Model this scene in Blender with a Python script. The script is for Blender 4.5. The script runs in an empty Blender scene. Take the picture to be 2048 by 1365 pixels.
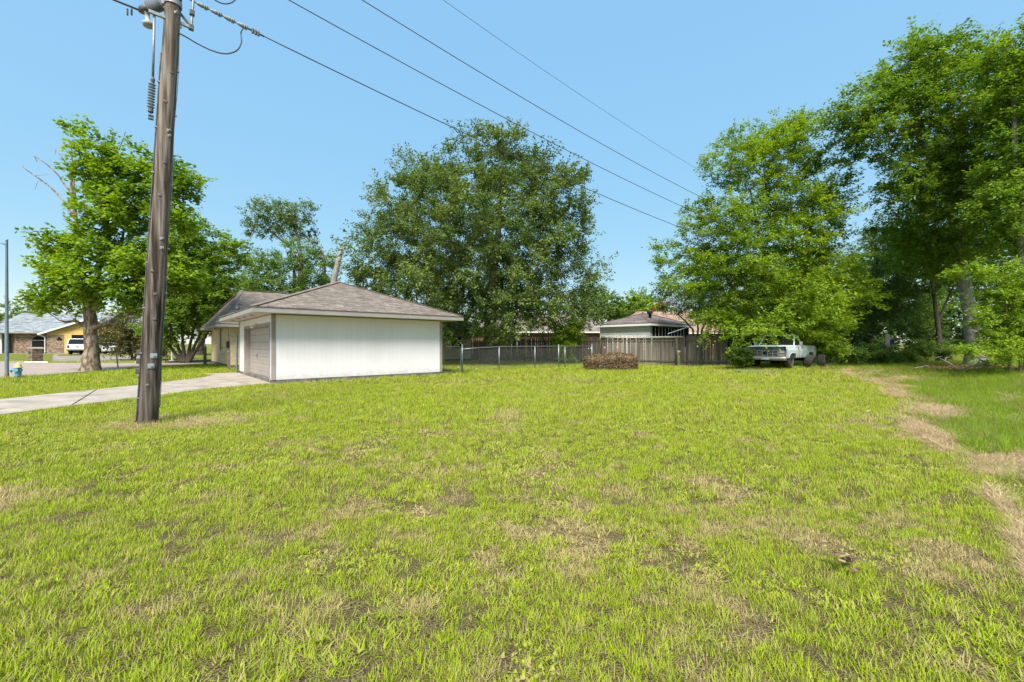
import bpy, math, random
import numpy as np
from mathutils import Vector, Matrix

R = math.radians
sc = bpy.context.scene
col = sc.collection
rng = np.random.default_rng(7)
random.seed(7)

# ------------------------------------------------------------------ camera
FPX, HOR, CH = 850.0, 688.0, 1.5          # focal length in photo pixels, horizon row, eye height
cam_d = bpy.data.cameras.new('camera')
cam = bpy.data.objects.new('camera', cam_d)
col.objects.link(cam)
cam.location = (0, 0, CH)
cam.rotation_euler = (R(90), 0, 0)
cam_d.sensor_width = 36.0
cam_d.lens = FPX / 2048 * 36
cam_d.shift_y = (HOR - 682.5) / 2048
cam_d.clip_start = 0.05
cam_d.clip_end = 3000
sc.camera = cam

# ------------------------------------------------------------------ sky, sun, exposure
SUN_EL, SUN_AZ = 52.0, 186.0              # azimuth clockwise from +Y
w = bpy.data.worlds.new('World')
sc.world = w
w.use_nodes = True
wn, wl = w.node_tree.nodes, w.node_tree.links
bg = wn['Background']
sky = wn.new('ShaderNodeTexSky')
sky.sky_type = 'NISHITA'
sky.sun_disc = False
sky.sun_elevation = R(SUN_EL)
sky.sun_rotation = R(SUN_AZ)
sky.altitude = 0
sky.air_density = 1.0
sky.dust_density = 1.3
sky.ozone_density = 2.0
# hazy summer sky: its brightness is evened out over the whole dome, its hue kept
sep = wn.new('ShaderNodeSeparateColor'); wl.new(sky.outputs['Color'], sep.inputs[0])
def wmath(op, a, b):
    n = wn.new('ShaderNodeMath'); n.operation = op
    for k, q in enumerate((a, b)):
        if isinstance(q, (int, float)): n.inputs[k].default_value = q
        else: wl.new(q, n.inputs[k])
    return n.outputs[0]
blue = sep.outputs['Blue']
lev = wmath('MULTIPLY', wmath('POWER', blue, 0.10), 2.40)
cmb = wn.new('ShaderNodeCombineColor')
for ch, pwr in (('Red', 1.05), ('Green', 0.74)):
    wl.new(wmath('MULTIPLY', wmath('POWER', wmath('DIVIDE', sep.outputs[ch], blue), pwr), lev), cmb.inputs[ch])
wl.new(lev, cmb.inputs['Blue'])
wl.new(cmb.outputs[0], bg.inputs['Color'])
bg.inputs['Strength'].default_value = 0.127
sun_d = bpy.data.lights.new('sun', 'SUN')
sun_d.energy = 2.9
sun_d.angle = R(24)
sun_d.color = (1.0, 0.945, 0.85)
sun = bpy.data.objects.new('sun', sun_d)
col.objects.link(sun)
_a, _e = R(SUN_AZ), R(SUN_EL)
_s = Vector((math.sin(_a) * math.cos(_e), math.cos(_a) * math.cos(_e), math.sin(_e)))
sun.rotation_euler = _s.to_track_quat('Z', 'Y').to_euler()
sun.location = (0, 0, 40)
sc.view_settings.view_transform = 'Standard'
sc.view_settings.look = 'None'
sc.view_settings.gamma = 1
sc.view_settings.use_curve_mapping = False
sc.view_settings.exposure = 1.44
sc.cycles.use_denoising = True
sc.cycles.max_bounces = 5
sc.cycles.transparent_max_bounces = 8

# ------------------------------------------------------------------ helpers
def at(px, py, Y):
    return np.array([(px - 1024) / FPX * Y, Y, CH - (py - HOR) / FPX * Y])

def gx(px, Y):
    return (px - 1024) / FPX * Y

def tag(o, label=None, cat=None, group=None, kind=None):
    if label: o['label'] = label
    if cat: o['category'] = cat
    if group: o['group'] = group
    if kind: o['kind'] = kind
    return o

def empty(name, loc, rz=0.0, **kw):
    o = bpy.data.objects.new(name, None)
    o.empty_display_size = 0.2
    o.location = loc
    o.rotation_euler = (0, 0, rz)
    col.objects.link(o)
    return tag(o, **kw)

def copy_tree(o, parent=None):
    c = o.copy()
    col.objects.link(c)
    c.parent = parent
    for ch in o.children:
        copy_tree(ch, c)
    return c

def np_mesh(name, V, F4=None, F3=None, v4=None, v3=None, smooth=False):
    """mesh from numpy vertex array and quad / triangle index arrays, with a face attribute v"""
    me = bpy.data.meshes.new(name)
    V = np.asarray(V, dtype=np.float32)
    F4 = np.zeros((0, 4), int) if F4 is None else np.asarray(F4, int).reshape(-1, 4)
    F3 = np.zeros((0, 3), int) if F3 is None else np.asarray(F3, int).reshape(-1, 3)
    me.vertices.add(len(V))
    me.vertices.foreach_set('co', V.ravel())
    nl = len(F4) * 4 + len(F3) * 3
    me.loops.add(nl)
    me.loops.foreach_set('vertex_index', np.concatenate([F4.ravel(), F3.ravel()]).astype(np.int32))
    tot = np.concatenate([np.full(len(F4), 4), np.full(len(F3), 3)]).astype(np.int32)
    st = np.concatenate([[0], np.cumsum(tot)[:-1]]).astype(np.int32) if len(tot) else tot
    me.polygons.add(len(tot))
    me.polygons.foreach_set('loop_start', st)
    me.polygons.foreach_set('loop_total', tot)
    me.polygons.foreach_set('use_smooth', np.full(len(tot), smooth))
    if v4 is not None or v3 is not None:
        a = me.attributes.new('v', 'FLOAT', 'FACE')
        vv = np.concatenate([np.zeros(len(F4)) if v4 is None else v4, np.zeros(len(F3)) if v3 is None else v3])
        a.data.foreach_set('value', vv.astype(np.float32))
    me.update(calc_edges=True)
    me.validate()
    return me

class MB:
    """collects shapes and links them as ONE mesh object"""
    def __init__(s):
        s.V = []; s.F = []; s.A = []; s.n = 0
    def add(s, V, F, a=0.5):
        V = [tuple(map(float, p)) for p in V]
        s.V += V
        for f in F:
            s.F.append(tuple(i + s.n for i in f)); s.A.append(a)
        s.n += len(V)
        return s
    def box(s, x0, x1, y0, y1, z0, z1, M=None, a=0.5):
        V = [(x, y, z) for z in (z0, z1) for y in (y0, y1) for x in (x0, x1)]
        if M is not None: V = [M @ Vector(p) for p in V]
        return s.add(V, [(0, 2, 3, 1), (4, 5, 7, 6), (0, 1, 5, 4), (1, 3, 7, 5), (3, 2, 6, 7), (2, 0, 4, 6)], a)
    def bar(s, p, q, w, h, up=(0, 0, 1), a=0.5):
        p, q = Vector(p), Vector(q)
        d = (q - p); L = d.length; d.normalize()
        sd = d.cross(Vector(up))
        if sd.length < 1e-4: sd = d.cross(Vector((1, 0, 0)))
        sd.normalize(); u = sd.cross(d)
        V = []
        for e in (p, q):
            for i, j in ((-1, -1), (1, -1), (1, 1), (-1, 1)):
                V.append(e + sd * (i * w / 2) + u * (j * h / 2))
        return s.add(V, [(3, 2, 1, 0), (4, 5, 6, 7), (0, 1, 5, 4), (1, 2, 6, 5), (2, 3, 7, 6), (3, 0, 4, 7)], a)
    def tube(s, pts, rad, n=8, cap=True, a=0.5):
        pts = [Vector(p) for p in pts]
        rad = [rad] * len(pts) if not hasattr(rad, '__len__') else rad
        V = []; ref = None
        for i, p in enumerate(pts):
            t = (pts[min(i + 1, len(pts) - 1)] - pts[max(i - 1, 0)])
            if t.length < 1e-9: t = Vector((0, 0, 1))
            t.normalize()
            if ref is None:
                ref = Vector((1, 0, 0)) if abs(t.x) < 0.9 else Vector((0, 1, 0))
            ref = (ref - t * ref.dot(t)); ref.normalize()
            b = t.cross(ref)
            for k in range(n):
                an = 2 * math.pi * k / n
                V.append(p + (ref * math.cos(an) + b * math.sin(an)) * rad[i])
        F = []
        for i in range(len(pts) - 1):
            for k in range(n):
                k2 = (k + 1) % n
                F.append((i * n + k, i * n + k2, (i + 1) * n + k2, (i + 1) * n + k))
        if cap:
            F.append(tuple(range(n - 1, -1, -1)))
            F.append(tuple((len(pts) - 1) * n + k for k in range(n)))
        return s.add(V, F, a)
    def lathe(s, prof, n=16, M=None, a=0.5):
        """prof = [(r, z)...] about local z"""
        V = []
        for r, z in prof:
            for k in range(n):
                an = 2 * math.pi * k / n
                V.append((r * math.cos(an), r * math.sin(an), z))
        if M is not None: V = [M @ Vector(p) for p in V]
        F = []
        for i in range(len(prof) - 1):
            for k in range(n):
                k2 = (k + 1) % n
                F.append((i * n + k, i * n + k2, (i + 1) * n + k2, (i + 1) * n + k))
        F.append(tuple(range(n - 1, -1, -1)))
        F.append(tuple((len(prof) - 1) * n + k for k in range(n)))
        return s.add(V, F, a)
    def prism(s, poly, z0, z1, M=None, a=0.5):
        n = len(poly)
        V = [(x, y, z0) for x, y in poly] + [(x, y, z1) for x, y in poly]
        if M is not None: V = [M @ Vector(p) for p in V]
        F = [tuple(range(n - 1, -1, -1)), tuple(range(n, 2 * n))]
        F += [(i, (i + 1) % n, n + (i + 1) % n, n + i) for i in range(n)]
        return s.add(V, F, a)
    def grid(s, P, a=0.5, flip=False):
        """P[i][j] = point"""
        ni, nj = len(P), len(P[0])
        V = [p for row in P for p in row]
        F = []
        for i in range(ni - 1):
            for j in range(nj - 1):
                f = (i * nj + j, (i + 1) * nj + j, (i + 1) * nj + j + 1, i * nj + j + 1)
                F.append(f[::-1] if flip else f)
        return s.add(V, F, a)
    def mesh(s, name, smooth=False):
        me = bpy.data.meshes.new(name)
        me.from_pydata(s.V, [], s.F)
        at_ = me.attributes.new('v', 'FLOAT', 'FACE')
        at_.data.foreach_set('value', np.array(s.A, dtype=np.float32))
        if smooth: me.polygons.foreach_set('use_smooth', [True] * len(me.polygons))
        me.update()
        return me
    def build(s, name, m, parent=None, smooth=False, bevel=0.0, **kw):
        return link(name, s.mesh(name, smooth), m, parent, bevel=bevel, **kw)

def link(name, me, m, parent=None, loc=None, bevel=0.0, solid=0.0, **kw):
    if m is not None and len(me.materials) == 0: me.materials.append(m)
    o = bpy.data.objects.new(name, me)
    if parent is not None: o.parent = parent
    if loc is not None: o.location = loc
    col.objects.link(o)
    if solid:
        md = o.modifiers.new('solid', 'SOLIDIFY'); md.thickness = solid; md.offset = -1
    if bevel:
        md = o.modifiers.new('bevel', 'BEVEL'); md.width = bevel; md.segments = 2; md.limit_method = 'ANGLE'; md.angle_limit = R(35)
    return tag(o, **kw)

# ------------------------------------------------------------------ numpy value noise
def _hash(ix, iy, seed):
    h = (ix.astype(np.int64) * 374761393 + iy.astype(np.int64) * 668265263 + seed * 974711) & 0x7fffffff
    h = (h ^ (h >> 13)) * 1274126177 & 0x7fffffff
    return ((h ^ (h >> 16)) & 0xffff) / 65535.0
def vnoise(x, y, seed=0):
    ix, iy = np.floor(x), np.floor(y)
    fx, fy = x - ix, y - iy
    fx = fx * fx * (3 - 2 * fx); fy = fy * fy * (3 - 2 * fy)
    a = _hash(ix, iy, seed); b = _hash(ix + 1, iy, seed); c = _hash(ix, iy + 1, seed); d = _hash(ix + 1, iy + 1, seed)
    return (a * (1 - fx) + b * fx) * (1 - fy) + (c * (1 - fx) + d * fx) * fy
def fbm(x, y, seed=0, oct=4):
    s = 0; a = 0.5; t = 0
    for i in range(oct):
        s = s + a * vnoise(x * 2 ** i, y * 2 ** i, seed + i * 17); t += a; a *= 0.5
    return s / t
def sstep(a, b, x):
    t = np.clip((x - a) / (b - a), 0, 1)
    return t * t * (3 - 2 * t)

# ------------------------------------------------------------------ materials
_mc = {}
def mat(name, c1, c2=None, scale=6.0, rough=0.8, bump=0.0, bscale=None, metal=0.0, spec=0.2, attr=0.0,
        stretch=(1, 1, 1), lo=0.35, hi=0.65, detail=5, c3=None, scale3=1.2, lo3=0.5, hi3=0.7, coat=0.0, objco=False):
    if name in _mc: return _mc[name]
    m = bpy.data.materials.new(name)
    m.use_nodes = True
    nt = m.node_tree; N, L = nt.nodes, nt.links
    b = N['Principled BSDF']
    b.inputs['Roughness'].default_value = rough
    b.inputs['Metallic'].default_value = metal
    b.inputs['Specular IOR Level'].default_value = spec
    if coat: b.inputs['Coat Weight'].default_value = coat
    if objco:
        tc = N.new('ShaderNodeTexCoord'); src = tc.outputs['Object']
    else:
        tc = N.new('ShaderNodeNewGeometry'); src = tc.outputs['Position']
    mp = N.new('ShaderNodeMapping'); mp.inputs['Scale'].default_value = stretch
    L.new(src, mp.inputs['Vector'])
    c2 = c2 or tuple(x * 0.75 for x in c1)
    nz = N.new('ShaderNodeTexNoise'); nz.inputs['Scale'].default_value = scale; nz.inputs['Detail'].default_value = detail
    L.new(mp.outputs[0], nz.inputs['Vector'])
    mr = N.new('ShaderNodeMapRange'); mr.inputs['From Min'].default_value = lo; mr.inputs['From Max'].default_value = hi
    L.new(nz.outputs['Fac'], mr.inputs['Value'])
    mx = N.new('ShaderNodeMix'); mx.data_type = 'RGBA'
    mx.inputs['A'].default_value = (*c1, 1); mx.inputs['B'].default_value = (*c2, 1)
    L.new(mr.outputs['Result'], mx.inputs['Factor'])
    out = mx.outputs['Result']
    if c3:
        n3 = N.new('ShaderNodeTexNoise'); n3.inputs['Scale'].default_value = scale3; n3.inputs['Detail'].default_value = 6
        L.new(mp.outputs[0], n3.inputs['Vector'])
        m3 = N.new('ShaderNodeMapRange'); m3.inputs['From Min'].default_value = lo3; m3.inputs['From Max'].default_value = hi3
        L.new(n3.outputs['Fac'], m3.inputs['Value'])
        x3 = N.new('ShaderNodeMix'); x3.data_type = 'RGBA'; x3.inputs['B'].default_value = (*c3, 1)
        L.new(out, x3.inputs['A']); L.new(m3.outputs['Result'], x3.inputs['Factor'])
        out = x3.outputs['Result']
    if attr:
        at_ = N.new('ShaderNodeAttribute'); at_.attribute_name = 'v'
        ma = N.new('ShaderNodeMath'); ma.operation = 'MULTIPLY_ADD'
        ma.inputs[1].default_value = 2 * attr; ma.inputs[2].default_value = 1 - attr
        L.new(at_.outputs['Fac'], ma.inputs[0])
        vm = N.new('ShaderNodeVectorMath'); vm.operation = 'SCALE'
        L.new(out, vm.inputs[0]); L.new(ma.outputs[0], vm.inputs['Scale'])
        out = vm.outputs[0]
    L.new(out, b.inputs['Base Color'])
    if bump:
        nb = N.new('ShaderNodeTexNoise'); nb.inputs['Scale'].default_value = bscale or scale * 2; nb.inputs['Detail'].default_value = 5
        L.new(mp.outputs[0], nb.inputs['Vector'])
        bp = N.new('ShaderNodeBump'); bp.inputs['Strength'].default_value = bump; bp.inputs['Distance'].default_value = 0.02
        L.new(nb.outputs['Fac'], bp.inputs['Height']); L.new(bp.outputs['Normal'], b.inputs['Normal'])
    _mc[name] = m
    return m

def leaf_mat(name, dark, light, trans=0.35, rough=0.5, spec=0.25):
    if name in _mc: return _mc[name]
    m = bpy.data.materials.new(name); m.use_nodes = True
    nt = m.node_tree; N, L = nt.nodes, nt.links
    b = N['Principled BSDF']; b.inputs['Roughness'].default_value = rough; b.inputs['Specular IOR Level'].default_value = spec
    at_ = N.new('ShaderNodeAttribute'); at_.attribute_name = 'v'
    mx = N.new('ShaderNodeMix'); mx.data_type = 'RGBA'
    mx.inputs['A'].default_value = (*dark, 1); mx.inputs['B'].default_value = (*light, 1)
    L.new(at_.outputs['Fac'], mx.inputs['Factor'])
    L.new(mx.outputs['Result'], b.inputs['Base Color'])
    tr = N.new('ShaderNodeBsdfTranslucent')
    tm = N.new('ShaderNodeMix'); tm.data_type = 'RGBA'; tm.blend_type = 'MULTIPLY'; tm.inputs['Factor'].default_value = 1
    tm.inputs['B'].default_value = (1.35, 1.3, 0.45, 1)
    L.new(mx.outputs['Result'], tm.inputs['A']); L.new(tm.outputs['Result'], tr.inputs['Color'])
    ms = N.new('ShaderNodeMixShader'); ms.inputs['Fac'].default_value = trans
    L.new(b.outputs[0], ms.inputs[1]); L.new(tr.outputs[0], ms.inputs[2])
    L.new(ms.outputs[0], N['Material Output'].inputs['Surface'])
    _mc[name] = m
    return m

def glass_mat(name, c, rough=0.06, alpha=None):
    if name in _mc: return _mc[name]
    m = bpy.data.materials.new(name); m.use_nodes = True
    b = m.node_tree.nodes['Principled BSDF']
    b.inputs['Base Color'].default_value = (*c, 1); b.inputs['Roughness'].default_value = rough
    b.inputs['Specular IOR Level'].default_value = 0.35
    if alpha is not None: b.inputs['Alpha'].default_value = alpha
    _mc[name] = m
    return m

def age_by_height(m, z0, z1, f, na=1.6, ns=3):
    """old stains soaked into the foot of the thing, with a ragged upper edge"""
    N, L = m.node_tree.nodes, m.node_tree.links; b = N['Principled BSDF']
    src = b.inputs['Base Color'].links[0].from_socket
    ge = N.new('ShaderNodeNewGeometry'); sx = N.new('ShaderNodeSeparateXYZ'); L.new(ge.outputs['Position'], sx.inputs[0])
    nz = N.new('ShaderNodeTexNoise'); nz.inputs['Scale'].default_value = ns; L.new(ge.outputs['Position'], nz.inputs['Vector'])
    ad = N.new('ShaderNodeMath'); ad.operation = 'MULTIPLY_ADD'; ad.inputs[1].default_value = na; L.new(nz.outputs['Fac'], ad.inputs[0]); L.new(sx.outputs['Z'], ad.inputs[2])
    mr = N.new('ShaderNodeMapRange'); mr.inputs['From Min'].default_value = z0 + na / 2; mr.inputs['From Max'].default_value = z1 + na / 2; mr.inputs['To Min'].default_value = f
    L.new(ad.outputs[0], mr.inputs['Value'])
    vm = N.new('ShaderNodeVectorMath'); vm.operation = 'SCALE'; L.new(src, vm.inputs[0]); L.new(mr.outputs['Result'], vm.inputs['Scale'])
    L.new(vm.outputs[0], b.inputs['Base Color'])

# ================================================================== GROUND LAYOUT
D1 = np.array([0.757, 0.653]); D2 = np.array([-0.653, 0.757])   # the plot's two directions
ROT = math.atan2(0.653, 0.757)
G0 = np.array([-8.96, 15.9])                                     # near corner of the garage
H0 = np.array([-17.3, 26.1])                                     # near corner of the house
XB = np.array([[1.1, 0], [3.05, 2.35], [3.75, 3.1], [4.9, 4.4], [6.2, 6.2], [7.8, 8.5], [11, 12], [14.2, 16.6], [15.6, 20], [19, 24], [26, 30], [40, 42]])
def dedge(x, y):
    return x - np.interp(y, XB[:, 1], XB[:, 0])
def gh(x, y):
    x = np.asarray(x, float); y = np.asarray(y, float)
    h = -0.035 * fbm(x * 0.35, y * 0.35, 5, 3) - 0.012 * fbm(x * 2.2, y * 2.2, 9, 2)
    h = h + 0.20 * np.exp(-((x - 16.2) ** 2 + (y - 24.6) ** 2) / 16.0)
    d = dedge(x, y)
    h = h + sstep(1.0, 6.5, d) * 0.22 * sstep(4, 12, y) * sstep(60, 40, y)
    near = (y > 1.5) & (y < 30)
    h = h + np.where(near, sstep(-0.2, 0.5, d) * 0.12 * (fbm(x * 1.3, y * 1.3, 31, 3) - 0.35), 0)
    h = h + sstep(34, 54, y) * 0.27 * sstep(-24, -29, x) + 0.42 * sstep(29, 36, y) * sstep(22, 28, x)
    return h
def in_poly(x, y, P):
    ins = np.zeros(x.shape, bool)
    n = len(P); j = n - 1
    for i in range(n):
        xi, yi = P[i]; xj, yj = P[j]
        if yi != yj:
            ins ^= ((yi > y) != (yj > y)) & (x < (xj - xi) * (y - yi) / (yj - yi) + xi)
        j = i
    return ins
def straw_mask(x, y):
    d = dedge(x, y)
    n = fbm(x * 1.1, y * 1.1, 41, 4)
    n2 = fbm(x * 0.55 + 7, y * 0.8, 52, 4)
    bw_ = np.interp(y, [2, 4, 8, 14], [0.17, 0.22, 0.34, 0.5])
    band = sstep(1.0, 0.3, np.abs(d - 0.1) / bw_ + (n - 0.5) * 2.2)
    band = band * sstep(0.46, 0.57, fbm(x * 0.8 + 2, y * 0.8 + 9, 61, 3) + 0.16 * sstep(5.5, 4, y))
    wide = sstep(4.2, 5.4, y) * sstep(13.0, 9.0, y) * sstep(-0.2, 0.3, d) * sstep(5.5, 3.5, d) * sstep(0.46, 0.54, n2)
    far = sstep(12, 14, y) * sstep(24, 21, y) * sstep(-0.6, 0.2, d) * sstep(3.0, 1.6, d) * sstep(0.46, 0.56, n2)
    near = (y > 1) & (y < 26)
    pole = np.exp(-(((x + 6.6) / 1.3) ** 2 + ((y - 8.2) / 0.75) ** 2)) * 0.85 * sstep(0.3, 0.6, n + 0.1)
    return np.clip(np.where(near, np.maximum(np.maximum(band, wide), far), 0) + pole, 0, 1)
def dry_mask(x, y):
    a = fbm(x * 0.4 + 3, y * 0.5 + 1, 77, 3)
    b = fbm(x * 1.9, y * 2.1, 88, 3)
    c = fbm(x * 6.0, y * 6.5, 99, 2)
    v = 0.20 * a + 0.42 * b + 0.38 * c
    r = np.hypot((x - 0.6) / 2.6, (y - 4.2) / 1.6)
    v = v + 0.035 * np.exp(-r * r)
    v = v - 0.03 * sstep(2.8, 1.9, y)
    v = v + 0.04 * np.exp(-((dedge(x, y) + 0.7) / 0.6) ** 2) * sstep(26, 20, y)
    s = (x + 6) * D1[0] + (y - 13) * D1[1]; t = -(x + 6) * D1[1] + (y - 13) * D1[0]
    v = v + 0.06 * np.exp(-(t / 1.6) ** 2) * sstep(-4, 0, s) * sstep(20, 10, s)
    v = v + 0.08 * np.exp(-(((x - 13) / 5) ** 2 + ((y - 24.5) / 2.0) ** 2))
    v = v - 0.10 * np.exp(-(((x - 1) / 7) ** 2 + ((y - 22.5) / 1.8) ** 2)) - 0.12 * sstep(-11, -15, x) * sstep(-40, -30, x)
    return np.clip(sstep(0.56, 0.74, v), 0, 1)

ROAD = [(-22.0, -12), (-22.3, 18.5), (-23.0, 23.2), (-24.0, 27.7), (-23.5, 32), (-23.4, 60), (-26.2, 60), (-25.6, 36), (-26.9, 33.0),
        (-29.8, 33.2), (-60, 33.0), (-140, 33), (-140, 12), (-36, 12), (-32, 6), (-32, -12)]
gA = G0 + D2 * 7.3
DRIVE = [(-11.2, -6), (-10.95, 5), (-10.75, 9.0), (-10.3, 12.0), (-9.95, 14.6), (G0[0] - 0.25, G0[1] - 0.18), tuple(G0 + D2 * 0.2 + D1 * 0.3), tuple(gA + D1 * 0.3), tuple(gA + D2 * 0.8),
         tuple(gA + D2 * 0.9 - D1 * 1.4), (-14.3, 20.3), (-13.7, 18.8), (-13.5, 15.0), (-13.75, 11.4), (-14.2, 5), (-14.4, -6)]
NDRIVE = [(-36.2, 33.15), (-29.9, 33.2), (-46.5, 54.5), (-57.5, 54.5), (-54, 50), (-40, 37)]
gar_poly = [tuple(G0 - D1 * .0), tuple(G0 + D1 * 7.3), tuple(G0 + D1 * 7.3 + D2 * 7.3), tuple(gA)]
house_poly = [tuple(H0), tuple(H0 + D1 * 18), tuple(H0 + D1 * 18 + D2 * 10), tuple(H0 + D2 * 10)]

# ground sheet: fine in the yard, coarse to the horizon
gxs = np.concatenate([[-1500, -700, -350, -200, -120, -80], np.arange(-60, -16, 1.0), np.arange(-16, 26, 0.16), np.arange(26, 46, 0.6), [50, 60, 80, 120, 200, 350, 700, 1500]])
gys = np.concatenate([[-600, -200, -60, -20, -8, -3], np.arange(-1, 14, 0.16), np.arange(14, 32, 0.3), np.arange(32, 62, 1.0), [66, 75, 90, 120, 180, 300, 600, 1500]])
GX, GY = np.meshgrid(gxs, gys)
GZ = gh(GX, GY)
nx, ny = len(gxs), len(gys)
ii = (np.arange(ny - 1)[:, None] * nx + np.arange(nx - 1)[None, :]).ravel()
F = np.stack([ii, ii + 1, ii + nx + 1, ii + nx], 1)
gme = np_mesh('ground', np.stack([GX.ravel(), GY.ravel(), GZ.ravel()], 1), F, smooth=True)
for nm, val in (('straw', straw_mask(GX, GY)), ('dry', dry_mask(GX, GY)), ('soil', sstep(26, 14, GY) * sstep(16, 10, np.abs(GX) - GY * .8))):
    a_ = gme.attributes.new(nm, 'FLOAT', 'POINT'); a_.data.foreach_set('value', val.ravel().astype(np.float32))
def ground_mat():
    m = bpy.data.materials.new('lawn_soil'); m.use_nodes = True
    N, L = m.node_tree.nodes, m.node_tree.links
    b = N['Principled BSDF']; b.inputs['Roughness'].default_value = 0.95; b.inputs['Specular IOR Level'].default_value = 0.1
    geo = N.new('ShaderNodeNewGeometry')
    def noise(s, d=6):
        n = N.new('ShaderNodeTexNoise'); n.inputs['Scale'].default_value = s; n.inputs['Detail'].default_value = d
        L.new(geo.outputs['Position'], n.inputs['Vector']); return n.outputs['Fac']
    def rngn(v, a, b_):
        r = N.new('ShaderNodeMapRange'); r.inputs['From Min'].default_value = a; r.inputs['From Max'].default_value = b_
        L.new(v, r.inputs['Value']); return r.outputs['Result']
    def mix(f, A, B):
        x = N.new('ShaderNodeMix'); x.data_type = 'RGBA'
        L.new(f, x.inputs['Factor'])
        for k, c in (('A', A), ('B', B)):
            if isinstance(c, tuple): x.inputs[k].default_value = (*c, 1)
            else: L.new(c, x.inputs[k])
        return x.outputs['Result']
    green = mix(rngn(noise(9), .35, .65), (0.10, 0.13, 0.012), (0.19, 0.22, 0.03))
    brown = mix(rngn(noise(90, 8), .38, .62), (0.06, 0.043, 0.024), (0.32, 0.24, 0.13))
    tan = mix(rngn(noise(45), .3, .7), (0.33, 0.24, 0.12), (0.50, 0.38, 0.21))
    ad = N.new('ShaderNodeAttribute'); ad.attribute_name = 'dry'
    as_ = N.new('ShaderNodeAttribute'); as_.attribute_name = 'straw'
    ml = N.new('ShaderNodeMath'); ml.operation = 'MULTIPLY_ADD'; ml.inputs[1].default_value = 0.75; ml.use_clamp = True
    L.new(ad.outputs['Fac'], ml.inputs[0]); L.new(rngn(noise(14), .45, .9), ml.inputs[2])
    asl = N.new('ShaderNodeAttribute'); asl.attribute_name = 'soil'
    thatch_ = mix(rngn(noise(110, 8), .40, .60), (0.045, 0.036, 0.018), (0.21, 0.175, 0.075))   # soil and old thatch between the blades
    green = mix(asl.outputs['Fac'], green, thatch_)
    c = mix(ml.outputs[0], green, brown)
    c = mix(as_.outputs['Fac'], c, tan)
    L.new(c, b.inputs['Base Color'])
    bp = N.new('ShaderNodeBump'); bp.inputs['Strength'].default_value = 1.0; bp.inputs['Distance'].default_value = 0.03
    L.new(noise(90, 8), bp.inputs['Height']); L.new(bp.outputs['Normal'], b.inputs['Normal'])
    return m
link('ground', gme, ground_mat(), kind='structure')

def sheet(name, poly, z, m, thick=0.10, **kw):
    b = MB(); b.prism(poly, z - thick, z); return b.build(name, m, **kw)
m_road = mat('road_concrete', (0.36, 0.29, 0.25), (0.29, 0.24, 0.21), scale=0.7, rough=0.9, bump=0.15, bscale=40, c3=(0.27, 0.23, 0.21), scale3=0.35, lo3=.55, hi3=.75)
m_drive = mat('drive_concrete', (0.40, 0.35, 0.30), (0.31, 0.27, 0.23), scale=1.1, rough=0.9, bump=0.2, bscale=50, c3=(0.22, 0.19, 0.155), scale3=1.6, lo3=.50, hi3=.70)
m_kerb = mat('kerb_concrete', (0.33, 0.29, 0.26), (0.22, 0.20, 0.18), scale=3, rough=0.9, bump=.2)
m_ndrive = mat('old_concrete', (0.30, 0.26, 0.24), (0.22, 0.19, 0.18), scale=0.9, rough=0.9, c3=(0.15, 0.13, 0.12), scale3=0.5)
sheet('road', ROAD, 0.006, m_road, kind='structure')
# the driveway is poured in slabs with open joints between them
drv = empty('driveway', (0, 0, 0), kind='structure')
def clip_y(poly, y0, y1):
    def half(P, c, keep_gt):
        out = []
        for i in range(len(P)):
            a, b = P[i], P[(i + 1) % len(P)]
            ia, ib = (a[1] > c) == keep_gt, (b[1] > c) == keep_gt
            if ia: out.append(a)
            if ia != ib:
                t = (c - a[1]) / (b[1] - a[1]); out.append((a[0] + t * (b[0] - a[0]), c))
        return out
    return half(half(poly, y0, True), y1, False)
ycuts = [-12.0, -5.8, -1.3, 3.2, 7.7, 12.2, 60]
for a, b in zip(ycuts[:-1], ycuts[1:]):
    # joints run a little askew, as in the photo
    sh = lambda P, k: [(x, y + k * 2.25 * (x + 12.2)) for x, y in P]
    P = sh(clip_y(sh(DRIVE, 0.55), a + 0.03, b - 0.03), -0.55)
    if len(P) > 2:
        sheet('slab', P, 0.014 + 0.004 * random.random(), m_drive, parent=drv)
    sheet('joint_filler', sh(clip_y(sh(DRIVE, 0.55), b - 0.04, b + 0.04), -0.55), -0.006, mat('joint_dirt', (0.06, 0.05, 0.035), rough=1), parent=drv) if b < 18 else None
nd = MB()
V = [(x, y, float(gh(x, y)) + 0.02) for x, y in NDRIVE]
nd.add(V, [tuple(range(len(V)))])
sheet2 = nd.build('neighbour_driveway', m_ndrive, kind='structure')
kb = MB()
for P in ([(-140, 33.1), (-60, 33.1), (-36.6, 33.1)], [(-29.5, 33.3), (-27.0, 33.2), (-25.8, 36), (-26.3, 60)]):
    for a, b in zip(P[:-1], P[1:]): kb.bar((*a, 0.04), (*b, 0.04), 0.22, 0.2)
kb.build('kerb', m_kerb, kind='structure', bevel=0.02)
# far neighbour lawns and the path strip in front of the brick house
sheet('path', [(-70, 50.6), (-57.2, 55.2), (-57.6, 56.2), (-70.4, 51.6)], 0.29, m_kerb, thick=0.2, kind='structure')

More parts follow.
